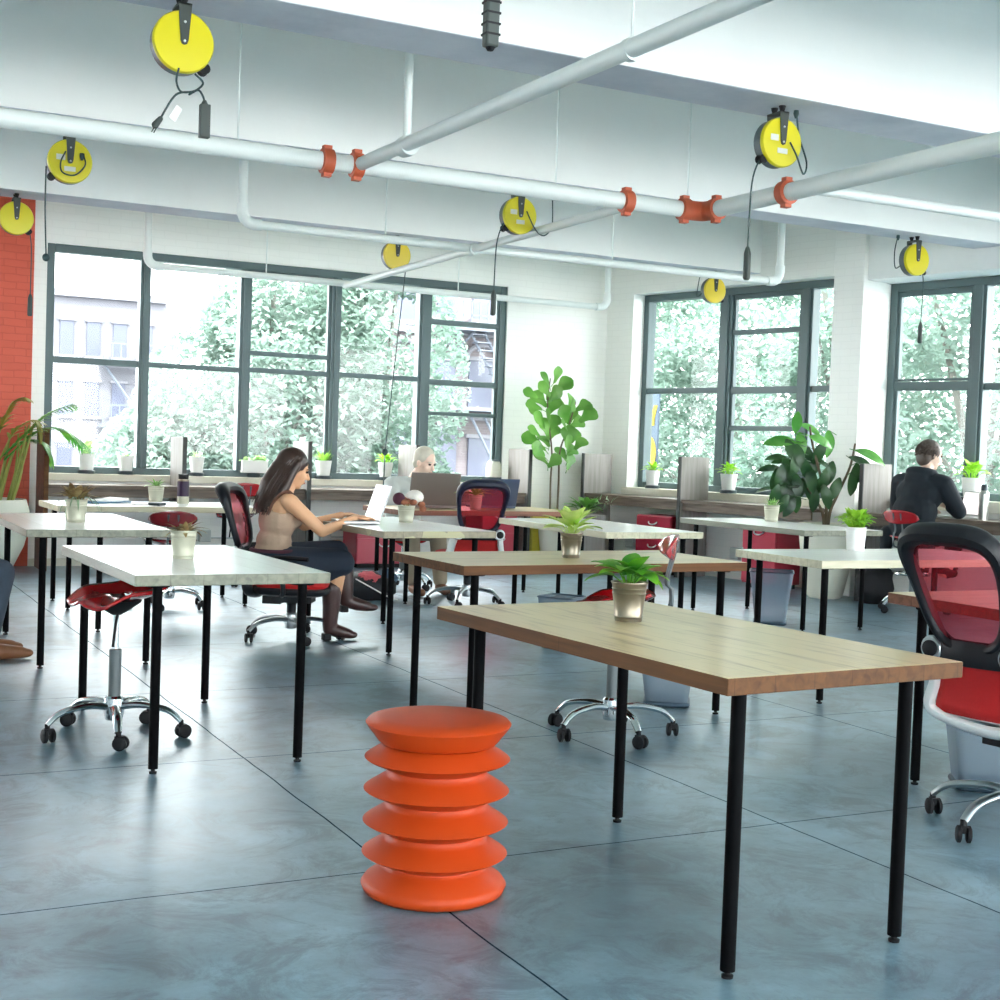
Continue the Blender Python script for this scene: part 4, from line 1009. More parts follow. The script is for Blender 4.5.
plant('potted_dried_plant', 'withered brown plant in pale bucket on the left white table', (1.452, 5.725, Z), w_b, [('foliage', rosette(22, .105, .095, .03, .35, 1.35, 'blade', 8, .03, .8, .0), 'dry')], None, BG)
plant('potted_succulents', 'mixed drooping succulents in pale bucket on the far left table', (1.43, 8.10, Z), lambda r: bucket(r, .13, .062, .05, 'zincwhite'), [('rosettes', rosette(36, .12, .09, .04, .3, 1.4, 'oval', 11, .05, .4, .03), 'dry'), ('long_leaves', rosette(9, .12, .17, .022, .5, 1.0, 'blade', 12, .03, 1.9), 'sage')], None, BG)
plant('potted_spiky_plant', 'small light green spiky plant in pale bucket beside the purple bottle', (2.47, 10.62, Z), lambda r: bucket(r, .125, .062, .05, 'zincwhite'), [('foliage', rosette(22, .12, .10, .022, .3, 1.3, 'blade', 14, .02, .6), 'palegreen')], None, BG)
fl = plant('flower_bucket', 'bucket of maroon and white flower heads behind the woman\'s laptop', (3.585, 8.32, Z), lambda r: bucket(r, .11, .058, .045, 'zincwhite'), [('stems', rosette(10, .10, .08, .02, .3, 1.2, 'blade', 17, .03, .4), 'dry')], None, BG)
MB().ell((-.055,.0,.155), (.042,.04,.042)).build('maroon_flower', 'maroon', fl); MB().ell((.07,.03,.165), (.062,.055,.05)).build('white_flower', 'whiteflower', fl)
b = MB()
for i, (x, y, z) in enumerate(((.0,-.02,.14),(.03,-.04,.135),(-.01,.03,.15),(.10,-.02,.12),(.115,-.01,.09),(-.03,-.03,.135),(.05,.0,.14))): b.ell((x,y,z), (.026,.026,.02), n=10, m=6)
b.build('brown_flowers', 'brownflower', fl)
plant('potted_spiky_plant', 'bright green spiky plant in front of the grey laptop, behind the navy chair', (4.95, 10.06, Z), lambda r: bucket(r, .12, .055, .043, 'zincwhite'), [('foliage', rosette(20, .12, .21, .04, .35, 1.35, 'blade', 19, .02, .8), 'spiky')], None, BG)
plant('potted_herb', 'small pale sprouting herb in white bucket on the table before the rubber plant', (6.99, 8.80, Z), lambda r: bucket(r, .13, .062, .05, 'zincwhite'), [('foliage', rosette(26, .12, .05, .016, .3, 1.4, 'blade', 21, .04, .4, .03), 'palegreen')], None, BG)
plant('potted_salad_plant', 'bushy bright lime plant in white pot on the right centre table', (5.42, 6.05, Z), lambda r: bucket(r, .13, .058, .05, 'whiteceramic', True, False), [('foliage', rosette(110, .125, .045, .038, .05, 1.55, 'heart', 23, .05, .5, .075), 'limebright')], None, BG)
# window sill pots
def sillpot(label, loc, h, rt, leaves, s=1.0):
    root = thing('sill_pot', label, 'plant', loc, 0, 'white pots on the window sills')
    MB().lathe([(.0,0),(rt*.95,0),(rt*1.0,.03),(rt*.86,.035)], 20, cap=False).build('saucer', 'saucer', root)
    MB().lathe([(.0,.012),(rt*.72,.012),(rt,h),(rt-.005,h),(rt-.01,h-.02),(.0,h-.018)], 24, cap=False).build('pot', 'whiteceramic', root)
    if leaves: leaves.build('foliage', leaves.m, root, True, ang=2)
    return root
def lv(m, *a, **k):
    mb = rosette(*a, **k); mb.m = m; return mb
SY, SZ = 13.40, .88
sillpot('white sill pot with tall pale herb in leftmost window pane', (2.45, SY, SZ), .19, .082, lv('palegreen', 40, .17, .07, .035, .2, 1.45, 'oval', 31, .05, .4, .09))
sillpot('white sill pot with low sprouts, second from the red brick', (2.82, SY, SZ), .18, .078, lv('palegreen', 16, .16, .05, .02, .1, .9, 'oval', 32, .05, .4, .02))
sillpot('white sill pot with sparse twigs right of the first grey divider', (3.51, SY, SZ), .19, .075, lv('palegreen', 14, .17, .07, .012, .7, 1.4, 'blade', 33, .04, .3, .02))
tq = thing('sill_trough', 'wide white trough of greenery on the sill behind the woman\'s hair', 'plant', (4.09, SY, SZ), 0, None)
MB().box((0,0,.11), (.27,.11,.13)).build('trough', 'whiteceramic', tq, False, .008)
MB().lathe([(.06,0),(.07,.02),(.055,.045)], 20).build('saucer', 'saucer', tq)
mb = MB(); r = random.Random(5)
for i in range(40): mb.leaf((r.uniform(-.13,.13), r.uniform(-.04,.04), .17), dirv(r.uniform(0,6.28), r.uniform(.2,1.2)), (0,0,1), r.uniform(.05,.09), .035, .5, .2, 5)
mb.build('foliage', 'palegreen', tq, True, ang=2)
sillpot('white sill pot right of the woman\'s head with upright leaves', (4.83, SY, SZ), .19, .085, lv('spiky', 16, .17, .14, .035, .8, 1.45, 'oval', 35, .04, .3, .0))
sillpot('white sill pot behind the dangling cord stop, fourth pane', (5.52, SY, SZ), .19, .08, lv('limebright', 26, .17, .07, .05, .1, 1.4, 'heart', 36, .04, .5, .07))
sp = thing('sill_jar', 'cream jar with grey lid on the sill at right end of left window', 'jar', (6.80, SY, SZ)); 
MB().lathe([(.0,0),(.06,0),(.075,.02),(.088,.1),(.082,.2),(.06,.235),(.0,.235)], 24, cap=False).build('body', 'cream', sp); MB().lathe([(.0,.255),(.05,.25),(.062,.235)], 20, cap=False).build('lid', 'greymetal', sp); MB().lathe([(.07,0),(.092,.02),(.09,.06),(.08,.062)], 20).build('saucer', 'saucer', sp)
q = RW(.80, -.02); sillpot('white sill pot below the yellow lettered banner', (q.x, q.y, SZ), .20, .082, lv('limebright', 30, .18, .07, .045, .1, 1.4, 'oval', 38, .04, .5, .06))
q = RW(1.92, .0); sillpot('white sill pot right of the middle divider in the right window', (q.x, q.y, SZ), .20, .09, lv('limebright', 26, .18, .09, .05, .1, 1.3, 'oval', 39, .04, .5, .08))
q = RW(4.72, -.0); sillpot('white sill pot with bright leaves beside the man\'s laptop', (q.x, q.y, .95), .20, .09, lv('limebright', 30, .18, .10, .06, .2, 1.4, 'oval', 40, .04, .5, .10))

# palm in egg shaped planter
pp = thing('potted_palm', 'tall palm in cream egg shaped planter in front of the red brick', 'plant', (1.47, 12.72, 0))
MB().lathe([(.0,0),(.17,0),(.24,.06),(.33,.25),(.375,.45),(.37,.56),(.34,.66),(.32,.66),(.33,.58),(.0,.58)], 36, cap=False).build('planter', 'cream', pp)
MB().lathe([(.33,.585),(.0,.60)], 24, cap=False).build('soil', 'soil', pp)
r = random.Random(3); cn = MB(); fr = MB(); fo = MB()
def frond(mb, pts, L, n, drop=.35):
    P_ = smoothpath(pts, 8); mb.tube(P_, [.009-.006*i/len(P_) for i in range(len(P_))], 6)
    tot = len(P_)
    for i in range(n):
        f = .25+.75*i/n; q = f*(tot-1); a = int(q); p = P_[a].lerp(P_[min(a+1, tot-1)], q-a)
        t = (P_[min(a+1, tot-1)]-P_[max(a-1,0)]).normalized(); sd = t.cross(Vector((0,0,1))).normalized()
        for sg in (-1, 1):
            dv = t*.75+sd*sg*.8+Vector((0,0,.15-drop*f))
            mb.leaf(p, dv, (0,0,1), L*(1-.45*f)*r.uniform(.85,1.1), .04, .5, .3, 5, 'blade')
    return mb
for i in range(9):
    a = r.uniform(0, 6.28); rr = r.uniform(.05,.2); e = (math.cos(a)*rr*1.3, math.sin(a)*rr*1.3, r.uniform(1.0,1.3)); cn.tube(smoothpath([(math.cos(a)*rr*.6, math.sin(a)*rr*.6, .58), (math.cos(a)*rr, math.sin(a)*rr, .9), e], 5), [.02-.008*j/10 for j in range(11)], 8)
for i in range(7):
    a = r.uniform(-.5,.9); rr = r.uniform(.2,.3); cn.tube(smoothpath([(rr*.7, -.1+.03*i, .58), (rr, -.12+.04*i, .9), (rr+r.uniform(-.05,.12), -.14+.04*i, r.uniform(1.15,1.4))], 5), [.014-.006*j/10 for j in range(11)], 8)
cn.build('canes', 'cane', pp)
for pts in ([(.1,0,1.0),(.30,-.05,1.22),(.50,-.05,1.42),(.72,-.03,1.52)], [(.15,.0,1.0),(.38,-.1,1.24),(.58,-.1,1.30),(.80,-.05,1.18)], [(.1,.05,1.0),(.28,.1,1.15),(.45,.1,1.18),(.55,.1,1.06)], [(0,0,1.1),(-.2,-.1,1.4),(-.4,-.1,1.5)]):
    frond(fr, pts, .30, 16)
fr.build('green_fronds', 'palm', pp, True, ang=2)
for pts in ([(.05,-.05,1.1),(.12,-.1,1.32),(.2,-.1,1.50),(.28,-.1,1.56)], [(0,.05,1.1),(-.05,.05,1.4),(-.15,0,1.6)], [(.1,-.1,1.0),(.2,-.2,1.25),(.36,-.2,1.36),(.42,-.2,1.25)]): frond(fo, pts, .24, 13, .5)
fo.build('olive_fronds', 'palmold', pp, True, ang=2)

# fiddle leaf fig, pot stands on the floor behind the tables
ff = thing('fiddle_leaf_fig', 'tall fiddle leaf fig tree between the two grey dividers at the room corner', 'plant', (7.25, 12.72, 0))
MB().lathe([(.0,0),(.14,0),(.17,.04),(.21,.42),(.20,.44),(.18,.42),(.0,.40)], 28, cap=False).build('planter', 'cream', ff)
st = MB()
st.tube(smoothpath([(-.10,0,.40),(-.10,.02,.9),(-.11,0,1.25),(-.18,0,1.7),(-.16,0,2.02)], 6), [.012-.006*i/24 for i in range(25)], 8)
st.tube(smoothpath([(-.02,0,.40),(.0,.02,.9),(-.01,0,1.25),(.08,0,1.5),(.16,0,1.78)], 6), [.013-.006*i/24 for i in range(25)], 8)
st.build('stems', 'stem', ff)
lf = MB(); r = random.Random(9)
for (x, z) in [(-0.21,2.06),(-0.06,2.0),(-0.38,1.90),(-0.26,1.85),(-0.36,1.77),(-0.30,1.7),(-0.19,1.65),(-0.12,1.6),(-0.34,1.50),(-0.16,1.42),(-0.3,1.3),(-0.22,1.23),(-0.12,1.19),(0.08,1.78),(0.25,1.80),(0.20,1.62),(-0.01,1.69),(0.06,1.46),(0.18,1.48),(0.05,1.37),(0.17,1.32),(0.13,1.2),(-0.11,1.79),(-.22,1.95),(-.12,2.1),(-.3,1.62),(-.08,1.52),(-.22,1.55),(-.05,1.86),(.14,1.86),(.28,1.7),(.0,1.58),(.24,1.4),(-.26,1.36),(.04,1.28),(-.33,1.42),(.12,1.7),(-.15,1.9)]:
    sx = -.15 if x < -.05 else .07
    y0 = r.uniform(-.1,.08)
    out = Vector((x-sx, y0, .10+r.uniform(-.04,.10))).normalized()
    z -= .05; c = Vector((x, y0, z)); L = r.uniform(.18,.24)
    base = c-out*L*.5
    lf.tube([Vector((sx, 0, base.z-.04)), base], .004, 5)
    lf.leaf(base, out, (r.uniform(-.5,.5), -.8, .55), L, L*.78, .35, .12, 8, 'fiddle')
lf.build('foliage', 'fiddle', ff, True, ang=2)
q = (7.12, 12.35); um = thing('potted_foliage', 'mixed low green pot plants at the foot of the fiddle leaf fig', 'plant', (7.33, 12.30, 0))
MB().box((0,0,.30), (.36,.26,.60)).build('plant_stand', 'divider', um, False, .006)
mb = rosette(26, .62, .16, .075, .2, 1.3, 'oval', 51, .08, .5, .07); mb.build('broad_foliage', 'fiddle', um, True, ang=2)
mb = MB(); r = random.Random(4)
for i in range(60): 
    p = Vector((r.uniform(.05,.30), r.uniform(-.1,.1), .60+r.uniform(0,.16))); mb.leaf(p, dirv(r.uniform(0,6.3), r.uniform(.1,1.3)), (0,0,1), .08, .016, .4, .2, 4, 'blade')
mb.build('silvery_foliage', 'sage', um, True, ang=2)

# rubber plant
q = RW(3.62, .56); rp = thing('rubber_plant', 'big dark leaved rubber plant in tall cream planter against the white pier', 'plant', (q.x, q.y, 0))
MB().lathe([(.0,0),(.14,0),(.165,.03),(.22,.30),(.265,.66),(.255,.68),(.235,.66),(.0,.62)], 32, cap=False).build('planter', 'cream', rp)
MB().lathe([(.235,.64),(.0,.65)], 24, cap=False).build('soil', 'soil', rp)
rt, fw = Vector((.889,-.457,0)), Vector((.457,.889,0))
def rpw(a, z, dd=0): return rt*a+fw*dd+Vector((0,0,z))
st = MB()
for pts in ([(-.02,.64),(-.02,.85),(-.08,1.1),(-.17,1.4),(-.2,1.56)], [(.0,.64),(.02,.8),(.08,.95),(.18,1.2),(.22,1.42)], [(-.03,.64),(-.06,.8),(-.2,1.0)]):
    st.tube(smoothpath([rpw(a, z) for a, z in pts], 6), [.018-.009*i/(6*(len(pts)-1)) for i in range(6*(len(pts)-1)+1)], 8)
st.build('stems', 'stem', rp)
dk, yg = MB(), MB(); r = random.Random(12)
LV = [(-0.30,1.43,'L',.30,1),(-0.16,1.60,'U',.22,1),(-0.10,1.40,'D',.24,1),(0.02,1.55,'R',.26,1),(0.08,1.44,'R',.26,1),(0.18,1.42,'D',.26,1),(0.42,1.33,'R',.30,1),(0.34,1.27,'R',.25,0),(0.31,1.13,'D',.24,0),(0.26,1.04,'D',.24,0),(0.40,1.12,'D',.22,0),(0.10,1.07,'D',.24,0),(0.12,0.93,'D',.24,0),(0.03,0.88,'D',.22,0),(-0.14,1.30,'D',.22,0),(-0.26,1.25,'L',.20,0),(-0.21,1.16,'D',.24,0),(-0.29,1.01,'D',.24,0),(-0.35,0.92,'D',.22,0),(-0.28,0.84,'D',.22,0),(-0.18,0.82,'D',.22,0),(-0.22,1.06,'D',.24,0),(-0.06,1.16,'D',.24,0),(-0.08,0.97,'D',.24,0),(0.04,1.21,'D',.22,0),(-0.32,1.28,'L',.20,0),(-0.40,0.99,'L',.22,0),(0.0,1.28,'D',.22,0),(-.15,.93,'D',.24,0),(.05,1.0,'D',.22,0),(-.36,1.18,'L',.24,0),(-.30,1.10,'D',.24,0),(-.12,1.02,'D',.24,0),(.16,1.14,'D',.24,0),(.2,1.0,'D',.24,0),(-.06,1.3,'D',.24,0),(.06,1.32,'D',.24,0),(-.2,1.34,'D',.24,0),(-.16,1.22,'D',.24,0),(.12,1.24,'R',.24,0),(-.34,1.06,'D',.22,0),(0,.98,'D',.24,0),(-.1,.86,'D',.22,0),(-.26,.94,'D',.2,0),(-.02,1.08,'D',.25,0)]
for a, z, kd, L, y in LV:
    a -= (.08 if a > .25 else .17); dd = r.uniform(-.16,.12)
    base_el = {'L': (-1, .15), 'R': (1, -.2), 'U': (.15, 1), 'D': (r.uniform(-.45,.45), -.85)}[kd]
    out = (rt*base_el[0]+Vector((0,0,base_el[1]))+fw*r.uniform(-.5,.1)).normalized()
    c = rpw(a, z, dd); b0 = c-out*L*.5
    ref = Vector((0,0,1)) if kd in 'LRU' else -fw
    (yg if y else dk).leaf(b0, out, (ref-fw*.7).normalized()+Vector((r.uniform(-.3,.3), r.uniform(-.3,.3), 0)), L, L*.44, .5, .18, 8, 'oval')
    stx = rpw(-.10 if a < .0 else .12, min(z+.05, 1.45))
    (yg if y else dk).tube([stx.lerp(b0, .5), b0], .0035, 5)
dk.build('dark_leaves', 'rubberleaf', rp, True, ang=2); yg.build('bright_leaves', 'rubberyoung', rp, True, ang=2)

# ------------------------------------------------------------------ things on tables and counters
def laptop(label, loc, rz, scr, w=.33, dp=.23, tilt=1.85, lid='silver'):
    """user sits at local -x; hinge at +x"""
    root = thing('laptop', label, 'laptop', loc, rz, 'open laptops')
    MB().box((0,0,.010), (dp,w,.018)).build('base', lid, root, False, .004)
    MB().box((-.01,0,.0195), (dp*.5,w*.86,.002)).build('keyboard', 'keyboard', root, False)
    rot = Matrix.Rotation(tilt-PI/2, 3, 'Y'); o = Vector((dp/2, 0, .02))
    MB().box(o+rot @ Vector((0,0,dp*.5)), (.009, w, dp), rot).build('lid', lid, root, False, .003)
    MB().box(o+rot @ Vector((-.0055,0,dp*.51)), (.002, w*.92, dp*.86), rot).build('screen', scr, root, False)
    return root
laptop('silver laptop the woman is typing on', (3.185, 8.22, .752), math.radians(-4), 'screen', .32, .235, 1.9)
laptop('big grey laptop seen from behind on the rear table', (4.66, 10.36, .752), math.radians(-98), 'screen', .42, .28, 1.85, plain('dark grey laptop lid', (120, 112, 106), .4, .2))
laptop('dark laptop half hidden behind the navy office chair', (5.27, 10.42, .752), math.radians(-92), 'screen', .36, .24, 1.85, plain('slate laptop lid', (62, 74, 98), .4, .2))
q = RW(4.80, .30); laptop('laptop with pale screen in front of the man in the hoodie', (q.x, q.y, .802), math.radians(-8), 'screen2', .30, .22, 1.85)
def bottle(label, loc, mat, capm, h=.25, r=.036):
    root = thing('water_bottle', label, 'bottle', loc)
    MB().lathe([(.0,0),(r,0),(r,h*.72),(r*.95,h*.78),(r*.6,h*.84)], 20, cap=False).build('body', mat, root)
    MB().lathe([(r*.62,h*.80),(r*.66,h*.82),(r*.66,h*.97),(r*.5,h),(.0,h)], 16, cap=False).build('cap', capm, root)
    return root
pb = thing('water_bottle', 'dark purple steel bottle on the rear white table', 'bottle', (2.64, 10.46, .75))
MB().lathe([(.0,0),(.046,0),(.046,.055)], 20, cap=False).build('steel_base', 'zincwhite', pb)
MB().lathe([(.046,.055),(.046,.165),(.044,.172)], 20, cap=False).build('body', 'purple', pb); MB().lathe([(.044,.172),(.044,.185),(.0,.187)], 20, cap=False).build('ring', 'zinc', pb); MB().lathe([(.038,.187),(.040,.225),(.0,.228)], 20, cap=False).build('cap', 'rubber', pb)
q = RW(5.05, .34); bottle('brushed steel bottle on the counter right of the man\'s laptop', (q.x, q.y, .80), 'steel', 'saucer', .30, .042)
q = RW(4.17, .36); pc = MB().ell((0,0,.03), (.06,.05,.03)).ell((.03,.01,.045), (.035,.035,.03)).build('crumpled_napkin', 'paper', None); pc.location = (q.x, q.y, .80); tag(pc, 'crumpled white napkin left of the man in the hoodie', 'napkin')
b = thing('open_book', 'open book with blue cover on the rear white table', 'book', (2.02, 10.42, .752), .5)
MB().box((-.09,0,.006), (.18,.24,.010)).box((.09,0,.006), (.18,.24,.010)).build('cover', 'bookblue', b, False); MB().box((-.088,0,.018), (.165,.22,.014), Matrix.Rotation(.12,3,'Y')).box((.088,0,.018), (.165,.22,.014), Matrix.Rotation(-.12,3,'Y')).build('pages', 'paper', b, False)
s = MB().box((0,0,.002), (.21,.29,.003)).build('paper_sheet', 'paper', None, False); s.location = (2.27, 10.28, .751); s.rotation_euler = (0,0,.25); tag(s, 'loose white paper sheet right of the open book', 'paper')
ph = MB().box((0,0,.012), (.08,.11,.022)).build('dark_case', 'saucer', None, False, .008); ph.location = (2.36, 10.10, .751); ph.rotation_euler = (0,0,.6); tag(ph, 'small dark case at right of the paper sheet', 'case')

# bags on the floor
def lumpy(c, r, seed, amp=.12, n=28, m=18):
    mb = MB().ell((0,0,0), (1,1,1), n=n, m=m); out = []
    for v in mb.v:
        p = Vector(v); s = 1+amp*noise.noise(p*2.2+Vector((seed,0,0)))+amp*.5*noise.noise(p*5+Vector((0,seed,0)))
        q = Vector((p.x*r[0]*s, p.y*r[1]*s, p.z*r[2]*s))+Vector(c); q.z = max(q.z, .002); out.append(tuple(q))
    mb.v = out; return mb
bp = thing('backpack', 'black backpack with coral patterned cloth on the floor under the laptop table', 'bag', (4.12, 10.30, 0))
lumpy((0,0,.10), (.24,.17,.13), 3).build('body', 'bagcloth', bp); lumpy((-.02,-.07,.17), (.10,.08,.06), 5, .25).build('patterned_cloth', 'pinkcloth', bp); lumpy((.15,.0,.17), (.10,.09,.07), 8, .2).build('side_pouch', 'bagblue', bp)
MB().tube(smoothpath([(-.15,-.12,.18),(-.05,-.2,.12),(.08,-.22,.05),(.18,-.2,.02)], 5), .009, 8, flat=(1.6,.5)).build('strap', 'paper', bp)
q = RW(4.13, .52); mbg = thing('tote_bag', 'big black cloth bag on the floor beneath the man\'s counter', 'bag', (q.x, q.y, 0))
lumpy((0,0,.17), (.19,.14,.2), 11, .15).build('body', 'blackcloth', mbg)
MB().tube(smoothpath([(-.1,-.05,.33),(-.04,-.08,.44),(.05,-.08,.44),(.1,-.05,.33)], 5), .01, 8, flat=(1.4,.6)).build('handle', 'blackcloth', mbg)

# ------------------------------------------------------------------ people
def fuse(mb, name, mat, parent, vox, smooth=6, fac=.5, target=None):
    """one continuous skin grown over the overlapping volumes"""
    me = bpy.data.meshes.new(name); me.from_pydata(mb.v, [], mb.f); o = bpy.data.objects.new(name, me); COL.objects.link(o)
    md = o.modifiers.new('r', 'REMESH'); md.mode = 'VOXEL'; md.voxel_size = vox
    s = o.modifiers.new('s', 'SMOOTH'); s.iterations = smooth; s.factor = fac
    dg = bpy.context.evaluated_depsgraph_get(); m2 = bpy.data.meshes.new_from_object(o.evaluated_get(dg))
    bpy.data.objects.remove(o); m2.name = name; m2.materials.clear(); m2.materials.append(M[mat])
    m2.polygons.foreach_set('use_smooth', [True]*len(m2.polygons))
    o = bpy.data.objects.new(name, m2); COL.objects.link(o); o.parent = parent
    return o
V = Vector
def hand(mb, wrist, d, nrm, s=1.0, curl=.35, side=1):
    """palm from wrist along d, palm facing -nrm; five fingers"""
    d, nrm = V(d).normalized(), V(nrm).normalized(); sd = d.cross(nrm).normalized()*side; w = V(wrist)
    pc = w+d*.05*s
    rot = Matrix((d, sd, nrm)).transposed()
    mb.ell(pc, (.052*s, .040*s, .016*s), rot)
    for i, (o, L) in enumerate(((-.030,.060), (-.010,.074), (.010,.078), (.029,.070))):
        b = w+d*.088*s+sd*o*s; a = .15; p = [b-d*.02*s]
        q = b
        for k, f in enumerate((.45,.32,.28)):
            dv = d*math.cos(a)-nrm*math.sin(a); q2 = q+dv*L*f*s; p.append(q2); q = q2; a += curl
        mb.chain(p, [.0095*s,.009*s,.008*s,.0068*s], 10)
    b = w+d*.025*s+sd*.034*s
    mb.chain([b, b+d*.026*s+sd*.024*s-nrm*.006*s, b+d*.055*s+sd*.030*s-nrm*.014*s], [.013*s,.010*s,.0075*s], 10)
def head(mb, c, f, up=(0,0,1), s=1.0):
    """skull, jaw, nose, lips, ears; c = centre, f = facing"""
    f, up = V(f).normalized(), V(up).normalized(); sd = up.cross(f).normalized(); up = f.cross(sd)
    R = Matrix((f, sd, up)).transposed(); c = V(c)
    def P(a, b, z): return c+R @ V((a*s, b*s, z*s))
    mb.ell(P(-.012,0,.025), (.094*s,.076*s,.092*s), R)
    mb.ell(P(.022,0,-.035), (.066*s,.060*s,.085*s), R)
    mb.ell(P(.052,0,-.098), (.026*s,.026*s,.022*s), R)         # chin
    mb.chain([P(.080,0,.012), P(.098,0,-.016), P(.106,0,-.032)], [.009*s,.011*s,.0135*s], 10)   # nose
    for b in (-.011,.011): mb.ell(P(.094,b,-.036), (.011*s,.009*s,.008*s), R)
    mb.ell(P(.082,0,-.062), (.010*s,.024*s,.006*s), R); mb.ell(P(.080,0,-.073), (.010*s,.021*s,.007*s), R)
    for b in (-.03,.03): mb.ell(P(.074,b,.022), (.014*s,.02*s,.008*s), R)   # brow
    for b in (-1,1): mb.ell(P(-.01,b*.076,-.012), (.022*s,.010*s,.032*s), R); mb.ell(P(.045,b*.04,-.035), (.03*s,.025*s,.03*s), R)
    return P, R
def eyes(P, parent, s=1.0):
    m = MB()
    for b in (-.031,.031): m.ell(P(.079,b,.003), (.010*s,.014*s,.008*s), n=10, m=6)
    m.build('eyes', 'eye', parent)
    m = MB().tube([P(.088,-.022,-.067), P(.094,0,-.066), P(.088,.022,-.067)], .005*s, 8, flat=(1,1)); m.build('lips', 'lip', parent)
    m = MB()
    for b in (-1,1): m.tube([P(.082,b*.016,.022), P(.084,b*.032,.027), P(.074,b*.05,.021)], .004*s, 6)
    return m

# --- seated woman, facing +x (to her laptop), base point under her seat
wo = thing('person', 'seated woman in beige tank top, navy skirt and brown boots typing on laptop', 'person', (2.685, 8.26, 0))
B = MB()
B.ell((-.01,0,.52), (.135,.17,.11)); B.ell((-.02,0,.63), (.100,.130,.10)); B.ell((.0,0,.76), (.108,.148,.15)); B.ell((.0,0,.84), (.095,.155,.09))
for s in (-1,1): B.ell((.075,s*.065,.77), (.06,.062,.062))
B.cap2((.02,-.14,.885), (.02,.14,.885), .05, .05); B.cap2((.035,0,.90), (.075,0,1.02), .050, .046)
hP, hR = head(B, (.10,0,1.085), (.95,-.10,-.30), (.25,0,1), .98)
B.chain([(.02,-.165,.885), (.225,-.20,.705), (.46,-.14,.785)], [.052,.037,.024]); B.ell((.03,-.165,.88), (.052,.05,.05))
B.chain([(.02,.165,.885), (.25,.21,.715), (.46,.10,.79)], [.052,.037,.024])
hand(B, (.46,-.14,.79), (.97,.18,.0), (0.05,0,1), .95, .32, 1); hand(B, (.46,.10,.795), (.98,-.15,.0), (0.05,0,1), .95, .32, -1)
# near leg (right, toward the viewer): knee bent, foot flat; far leg crossed over it
B.chain([(.0,-.09,.50), (.385,-.075,.50), (.36,-.065,.30), (.345,-.06,.10)], [.090,.062,.054,.03]); B.chain([(.345,-.06,.08),(.40,-.065,.06),(.46,-.07,.045)], [.03,.028,.02])
B.chain([(.0,.09,.51), (.41,.03,.575), (.44,.0,.42), (.47,-.01,.25)], [.090,.062,.054,.034]); B.chain([(.47,-.01,.25),(.54,-.01,.222),(.61,-.01,.207)], [.03,.028,.02])
body = fuse(B, 'body', 'skin', wo, .0055, 5)
ey = eyes(hP, wo, .98); ey.build('eyebrows', 'hair', wo)
T = MB()
T.ell((-.02,0,.575), (.118,.150,.075)); T.ell((-.02,0,.63), (.110,.140,.10)); T.ell((.0,0,.76), (.117,.157,.135)); T.ell((.01,0,.80), (.105,.150,.07))
for s in (-1,1): T.ell((.078,s*.066,.77), (.066,.068,.066))
top = fuse(T, 'tank_top', 'beige', wo, .008, 4)

for s in (-1,1):
    S = MB(); S.tube(smoothpath([(.085,s*.085,.80),(.075,s*.11,.89),(.02,s*.115,.945),(-.05,s*.11,.90),(-.095,s*.09,.80)], 5), .008, 8, flat=(1.6,.6)); S.build('shoulder_strap', 'strap', wo)
K = MB()
K.ell((-.015,0,.52), (.150,.185,.10)); K.cap2((.0,-.085,.50), (.40,-.07,.495), .108, .092); K.cap2((.0,.09,.505), (.40,.02,.555), .108, .082)
K.cap2((.02,-.07,.45), (.36,-.06,.455), .08, .085)
fuse(K, 'skirt', 'navy', wo, .009, 5)
MB().tube([(-.02+.135*math.cos(2*PI*i/28), .165*math.sin(2*PI*i/28), .575) for i in range(28)], .012, 8, closed=True).build('waistband', plain('dark plum waistband', (70, 30, 44), .8), wo)
def boot(pts, rs, foot, toe, parent, heel):
    mb = MB().chain(pts, rs); mb.chain(foot, [.044,.042,.033]); mb.ell(toe, (.05,.034,.024))
    o = fuse(mb, 'boot', 'boot', parent, .007, 4)
    MB().box(heel, (.052,.055,.045)).build('heel', 'rubber', o, False, .006); return o
boot([(.352,-.063,.335),(.350,-.062,.22),(.345,-.06,.10)], [.066,.056,.048], [(.345,-.06,.075),(.41,-.065,.055),(.47,-.07,.04)], (.485,-.07,.032), wo, (.325,-.06,.024))
boot([(.452,-.002,.44),(.462,-.008,.33),(.47,-.01,.26)], [.062,.054,.046], [(.47,-.01,.245),(.55,-.01,.22),(.62,-.01,.205)], (.645,-.01,.198), wo, (.455,-.01,.195))
# long hair
Hh = MB()
Hh.ell(tuple(hP(-.028,0,.036)), (.104,.086,.096), hR)
Hh.ell(tuple(hP(-.07,0,-.02)), (.06,.082,.10), hR)
Hh.chain([hP(-.07,0,-.02), V((-.045,0,.98)), V((-.10,0,.86))], [.078,.075,.052]); 
for s in (-1,1): Hh.chain([hP(-.01,s*.072,.03), hP(-.03,s*.082,-.06), V((.0,s*.085,.95)), V((-.07,s*.06,.86))], [.03,.030,.036,.022])
hb = fuse(Hh, 'hair', 'hair', wo, .008, 3)
rh = random.Random(6); st_ = MB()
for i in range(150):
    a = rh.uniform(-1.9, 1.9); t0 = rh.uniform(.0, 1)
    top_ = hP(-.02-.05*math.cos(a)*t0, .085*math.sin(a)*t0, .118-.05*t0*t0)
    side = hP(-.035-.085*math.cos(a), .092*math.sin(a), .0)
    mid = V((-.045-.070*math.cos(a), .095*math.sin(a), .955+rh.uniform(-.02,.02)))
    end = V((-.09-.045*math.cos(a)+rh.uniform(-.03,.03), .085*math.sin(a)+rh.uniform(-.02,.02), rh.uniform(.79,.88)))
    P_ = smoothpath([top_, side, mid, end], 5); st_.tube(P_, [.006*(1-.75*j/len(P_)) for j in range(len(P_))], 5)
st_.build('hair_strands', 'hair', hb)

